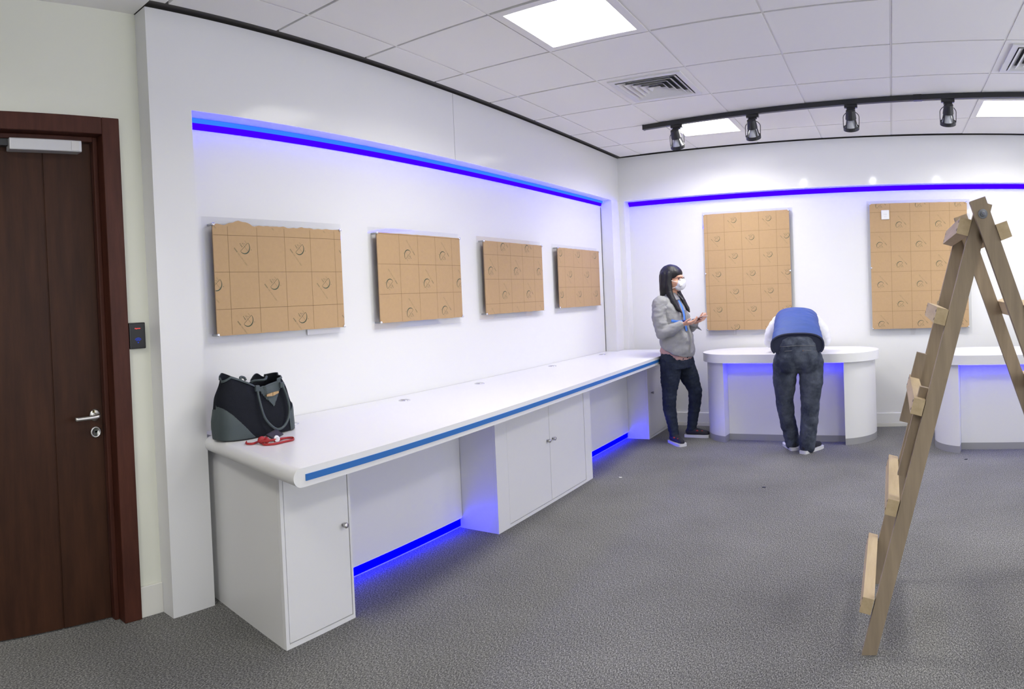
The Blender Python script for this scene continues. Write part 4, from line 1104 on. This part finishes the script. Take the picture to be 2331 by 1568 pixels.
for p in [[(-0.055 + 0.11, -0.168, 1.085), (0.095, -0.128, 1.075), (0.122, -0.085, 1.072)]]: tube(bm, smoothpath(p, 5), 1.0, 6, True, (0.004, 0.013))
from_bm('pocket_strap', bm, 'strapblue', jk)
bm = bmesh.new(); bx(bm, 0.122, 0.138, -0.092, -0.060, 1.058, 1.084, 0.004); from_bm('strap_clip', bm, 'navy', jk)
bm = bmesh.new(); tube(bm, smoothpath([(0.060, -0.030, 1.265), (0.100, -0.044, 1.20), (0.122, -0.052, 1.13), (0.130, -0.060, 1.08), (0.138, -0.045, 0.99)], 5), 1.0, 6, True, (0.011, 0.003)); from_bm('neck_strap', bm, 'strapblue', jk)
bm = bmesh.new(); tube(bm, smoothpath([(0.118, -0.035, 1.17), (0.138, -0.030, 1.03), (0.172, -0.035, 0.92), (0.160, -0.050, 0.80)], 5), 1.0, 6, True, (0.005, 0.010)); from_bm('front_placket', bm, 'jacket', jk)
bm = bmesh.new(); a = [bm.verts.new(q) for q in ((0.118, 0.085, 1.010), (0.175, 0.075, 1.005), (0.235, 0.055, 0.985), (0.205, 0.060, 1.015), (0.160, 0.075, 1.045))]; b = [bm.verts.new(v.co + Vector((0, 0.008, 0))) for v in a]
bm.faces.new(a); bm.faces.new(b[::-1])
for i in range(5): bm.faces.new((a[i], b[i], b[(i + 1) % 5], a[(i + 1) % 5]))
from_bm('open_cuff', bm, 'jacket', jk)
# sweater hem, jeans, shoes
bm = bmesh.new(); o_loft(bm, [(0.752, 0.022, 0, 0.108, 0.150), (0.768, 0.010, 0, 0.124, 0.158), (0.80, 0.006, 0, 0.130, 0.162), (0.84, 0.006, 0, 0.122, 0.152), (0.875, 0.010, 0, 0.100, 0.13)])
for v in bm.verts: v.co.z += -0.20 * v.co.x * (1 if v.co.z < 0.81 else 0.3)
fuse('sweater_hem', bm, 'pink', wm, 0.007, 3, 0.004, 40)
bm = bmesh.new()
o_loft(bm, [(0.66, 0.012, 0, 0.118, 0.150), (0.72, 0.008, 0, 0.128, 0.160), (0.80, 0.005, 0, 0.125, 0.152), (0.86, 0.005, 0, 0.105, 0.135)])
o_limb(bm, [(-0.006, -0.078, 0.74), (-0.018, -0.084, 0.60), (-0.034, -0.086, 0.43), (-0.040, -0.084, 0.32), (-0.014, -0.080, 0.15), (-0.004, -0.080, 0.085)], [0.102, 0.090, 0.066, 0.060, 0.048, 0.044])
o_limb(bm, [(0.022, 0.076, 0.74), (0.062, 0.105, 0.60), (0.108, 0.150, 0.44), (0.085, 0.180, 0.32), (0.040, 0.208, 0.15), (0.028, 0.216, 0.085)], [0.102, 0.088, 0.064, 0.058, 0.048, 0.044])
fuse('jeans', bm, 'jeans_dark', wm, 0.0075, 3, 0.004, 26, (0.7, 0.7, 1.8), 5.0)
shoe(wm, (-0.004, -0.080), -0.62, 0.240, True); shoe(wm, (0.028, 0.216), 0.14, 0.240, True)

ph = empty('mobile_phone', wm.matrix_basis @ Vector((0.232, 0.035, 1.098)), -0.16 - 0.3)
ph.rotation_euler = (0.0, -0.24, -0.40)
tag(ph, 'mobile phone held by the standing person', 'phone')
box('phone_body', (-0.068, 0.068, -0.034, 0.034, -0.004, 0.0035), 'phone', ph, 0.0025)
box('phone_screen', (-0.064, 0.064, -0.031, 0.031, 0.0035, 0.0042), 'blackgloss', ph)

# ---------- person bending over the table, seen from behind
mn = empty('person', (-0.785, 5.60, 0), PI / 2 + 0.12); tag(mn, 'person in blue vest and faded jeans bending over the white table', 'person')
SX = -0.11
bm = bmesh.new()
o_limb(bm, [(SX, 0, 0.85), (SX + 0.25, 0, 0.98), (SX + 0.50, 0, 1.02)], [0.10, 0.10, 0.10]); o_limb(bm, [(SX + 0.54, 0, 1.03), (SX + 0.66, 0, 0.99)], [0.055, 0.052])
o_ell(bm, (SX + 0.72, 0, 0.955), (0.105, 0.075, 0.092), (0, 0.75, 0)); o_ell(bm, (SX + 0.735, 0, 0.915), (0.04, 0.045, 0.06)); o_ell(bm, (SX + 0.80, 0, 0.885), (0.02, 0.014, 0.018))
for s in (-1, 1):
    o_ell(bm, (SX + 0.70, s * 0.078, 0.94), (0.022, 0.010, 0.032))
    o_limb(bm, [(SX + 0.47, s * 0.16, 1.03), (SX + 0.53, s * 0.235, 0.87), (SX + 0.72, s * 0.12, 0.825)], [0.05, 0.038, 0.026])
    hand(bm, (SX + 0.725, s * 0.115, 0.820), (0.85, -s * 0.5, -0.10), (0, 0, -1), s, 0.35, 1.0, 0.1)
    o_limb(bm, [(SX, s * 0.09, 0.80), (-0.03, s * 0.095, 0.42), (0.07 if s > 0 else -0.07, s * 0.06, 0.08)], [0.07, 0.05, 0.036])
fuse('body', bm, 'skin', mn, 0.006, 3)
bm = bmesh.new(); o_ell(bm, (SX + 0.70, 0, 0.985), (0.112, 0.085, 0.085), (0, 0.7, 0)); o_ell(bm, (SX + 0.655, 0, 0.965), (0.06, 0.078, 0.07))
fuse('hair', bm, 'hair', mn, 0.007, 3, 0.003, 70)
# white shirt sleeves
bm = bmesh.new()
for s in (-1, 1):
    o_limb(bm, [(SX + 0.43, s * 0.150, 1.035), (SX + 0.47, s * 0.215, 0.95), (SX + 0.52, s * 0.238, 0.872), (SX + 0.62, s * 0.180, 0.845), (SX + 0.70, s * 0.130, 0.830)], [0.068, 0.064, 0.056, 0.046, 0.038])
o_limb(bm, [(SX + 0.40, -0.1, 1.03), (SX + 0.40, 0.1, 1.03)], [0.07, 0.07])
fuse('shirt', bm, 'shirt', mn, 0.007, 3, 0.006, 14, (1, 1, 1.6))
# vest: boxy back, hem arching over the hips
bm = bmesh.new()
o_loft(bm, [(SX - 0.098, -0.010, 0.882, 0.202, 0.090), (SX - 0.06, -0.010, 0.900, 0.204, 0.102), (SX + 0.02, -0.008, 0.935, 0.198, 0.120), (SX + 0.12, -0.004, 0.975, 0.188, 0.132), (SX + 0.24, 0, 1.008, 0.184, 0.140), (SX + 0.36, 0, 1.028, 0.188, 0.140), (SX + 0.46, 0, 1.030, 0.192, 0.130), (SX + 0.54, 0, 1.025, 0.15, 0.095), (SX + 0.58, 0, 1.02, 0.09, 0.06)], 40, 2.6, 'x')
vs = fuse('vest', bm, 'vest', mn, 0.008, 4, 0.006, 11, (1.8, 0.6, 1.0), 1.7)
bm = bmesh.new(); P = []
for k in range(33):
    a = -0.55 + (PI + 1.1) * k / 32; c, s = math.cos(a), math.sin(a)
    P.append((SX - 0.104, -0.010 + 0.204 * math.copysign(abs(c) ** (2 / 2.6), c), 0.882 + 0.091 * math.copysign(abs(s) ** (2 / 2.6), s)))
tube(bm, P, 0.0095, 10); from_bm('vest_hem', bm, 'vesthem', vs, True)
bm = bmesh.new(); o_loft(bm, [(SX - 0.1035, -0.010, 0.882, 0.199, 0.087), (SX - 0.09, -0.010, 0.882, 0.199, 0.087)], 40, 2.6, 'x'); from_bm('vest_lining', bm, 'vesthem', vs)
# jeans
bm = bmesh.new()
o_loft(bm, [(0.655, SX + 0.0, -0.012, 0.060, 0.150), (0.70, SX - 0.015, -0.012, 0.105, 0.180), (0.76, SX - 0.025, -0.012, 0.125, 0.186), (0.82, SX - 0.026, -0.012, 0.124, 0.178), (0.88, SX - 0.022, -0.012, 0.120, 0.176), (0.925, SX - 0.012, -0.012, 0.114, 0.168), (0.952, SX - 0.004, -0.012, 0.108, 0.156)])
o_ell(bm, (SX - 0.055, 0.072, 0.760), (0.100, 0.098, 0.120)); o_ell(bm, (SX - 0.055, -0.096, 0.760), (0.100, 0.098, 0.120))
o_limb(bm, [(SX - 0.012, 0.090, 0.74), (-0.112, 0.102, 0.62), (-0.060, 0.112, 0.42), (0.0, 0.094, 0.25), (0.050, 0.066, 0.11), (0.060, 0.062, 0.055)], [0.104, 0.097, 0.073, 0.068, 0.063, 0.061])
o_limb(bm, [(SX - 0.012, -0.112, 0.74), (-0.118, -0.112, 0.62), (-0.090, -0.098, 0.40), (-0.080, -0.085, 0.25), (-0.072, -0.068, 0.12), (-0.066, -0.064, 0.055)], [0.104, 0.099, 0.078, 0.072, 0.069, 0.067])
jn = fuse('jeans', bm, 'jeans_mid', mn, 0.0075, 3, 0.006, 15, (0.9, 0.9, 1.2), 2.0)
# waistband, pockets, belt loop stitched on the seat
def seat_strip(name, pts, w, mat, t=0.004):
    bm2 = bmesh.new(); P2 = []
    for y, z in pts:
        ok, loc, nr, fi = jn.ray_cast(Vector((-0.6, y, z)), Vector((1, 0, 0)))
        P2.append(loc + Vector((-0.002, 0, 0)) if ok else Vector((SX - 0.15, y, z)))
    tube(bm2, P2, 1.0, 6, True, (t, w)); return from_bm(name, bm2, mat, jn)
M['stitch'] = plain('pale_stitching', (0.16, 0.16, 0.17, 1), 0.8)
for sg, y0 in ((1, 0.02), (-1, -0.045)):
    seat_strip('pocket_stitching', [(y0 + sg * 0.015, 0.845), (y0 + sg * 0.06, 0.842), (y0 + sg * 0.118, 0.832)], 0.0018, 'stitch', 0.002)
seat_strip('waist_seam', [(-0.15 + 0.28 * k / 12, 0.884 - 0.010 * abs(k - 6) / 6) for k in range(13)], 0.0016, 'stitch', 0.002)
seat_strip('pocket_tab', [(-0.052, 0.846), (-0.052, 0.838)], 0.004, 'leatherlabel', 0.002)
shoe(mn, (0.062, 0.062), 0.30, 0.26); shoe(mn, (-0.066, -0.064), -0.62, 0.27)
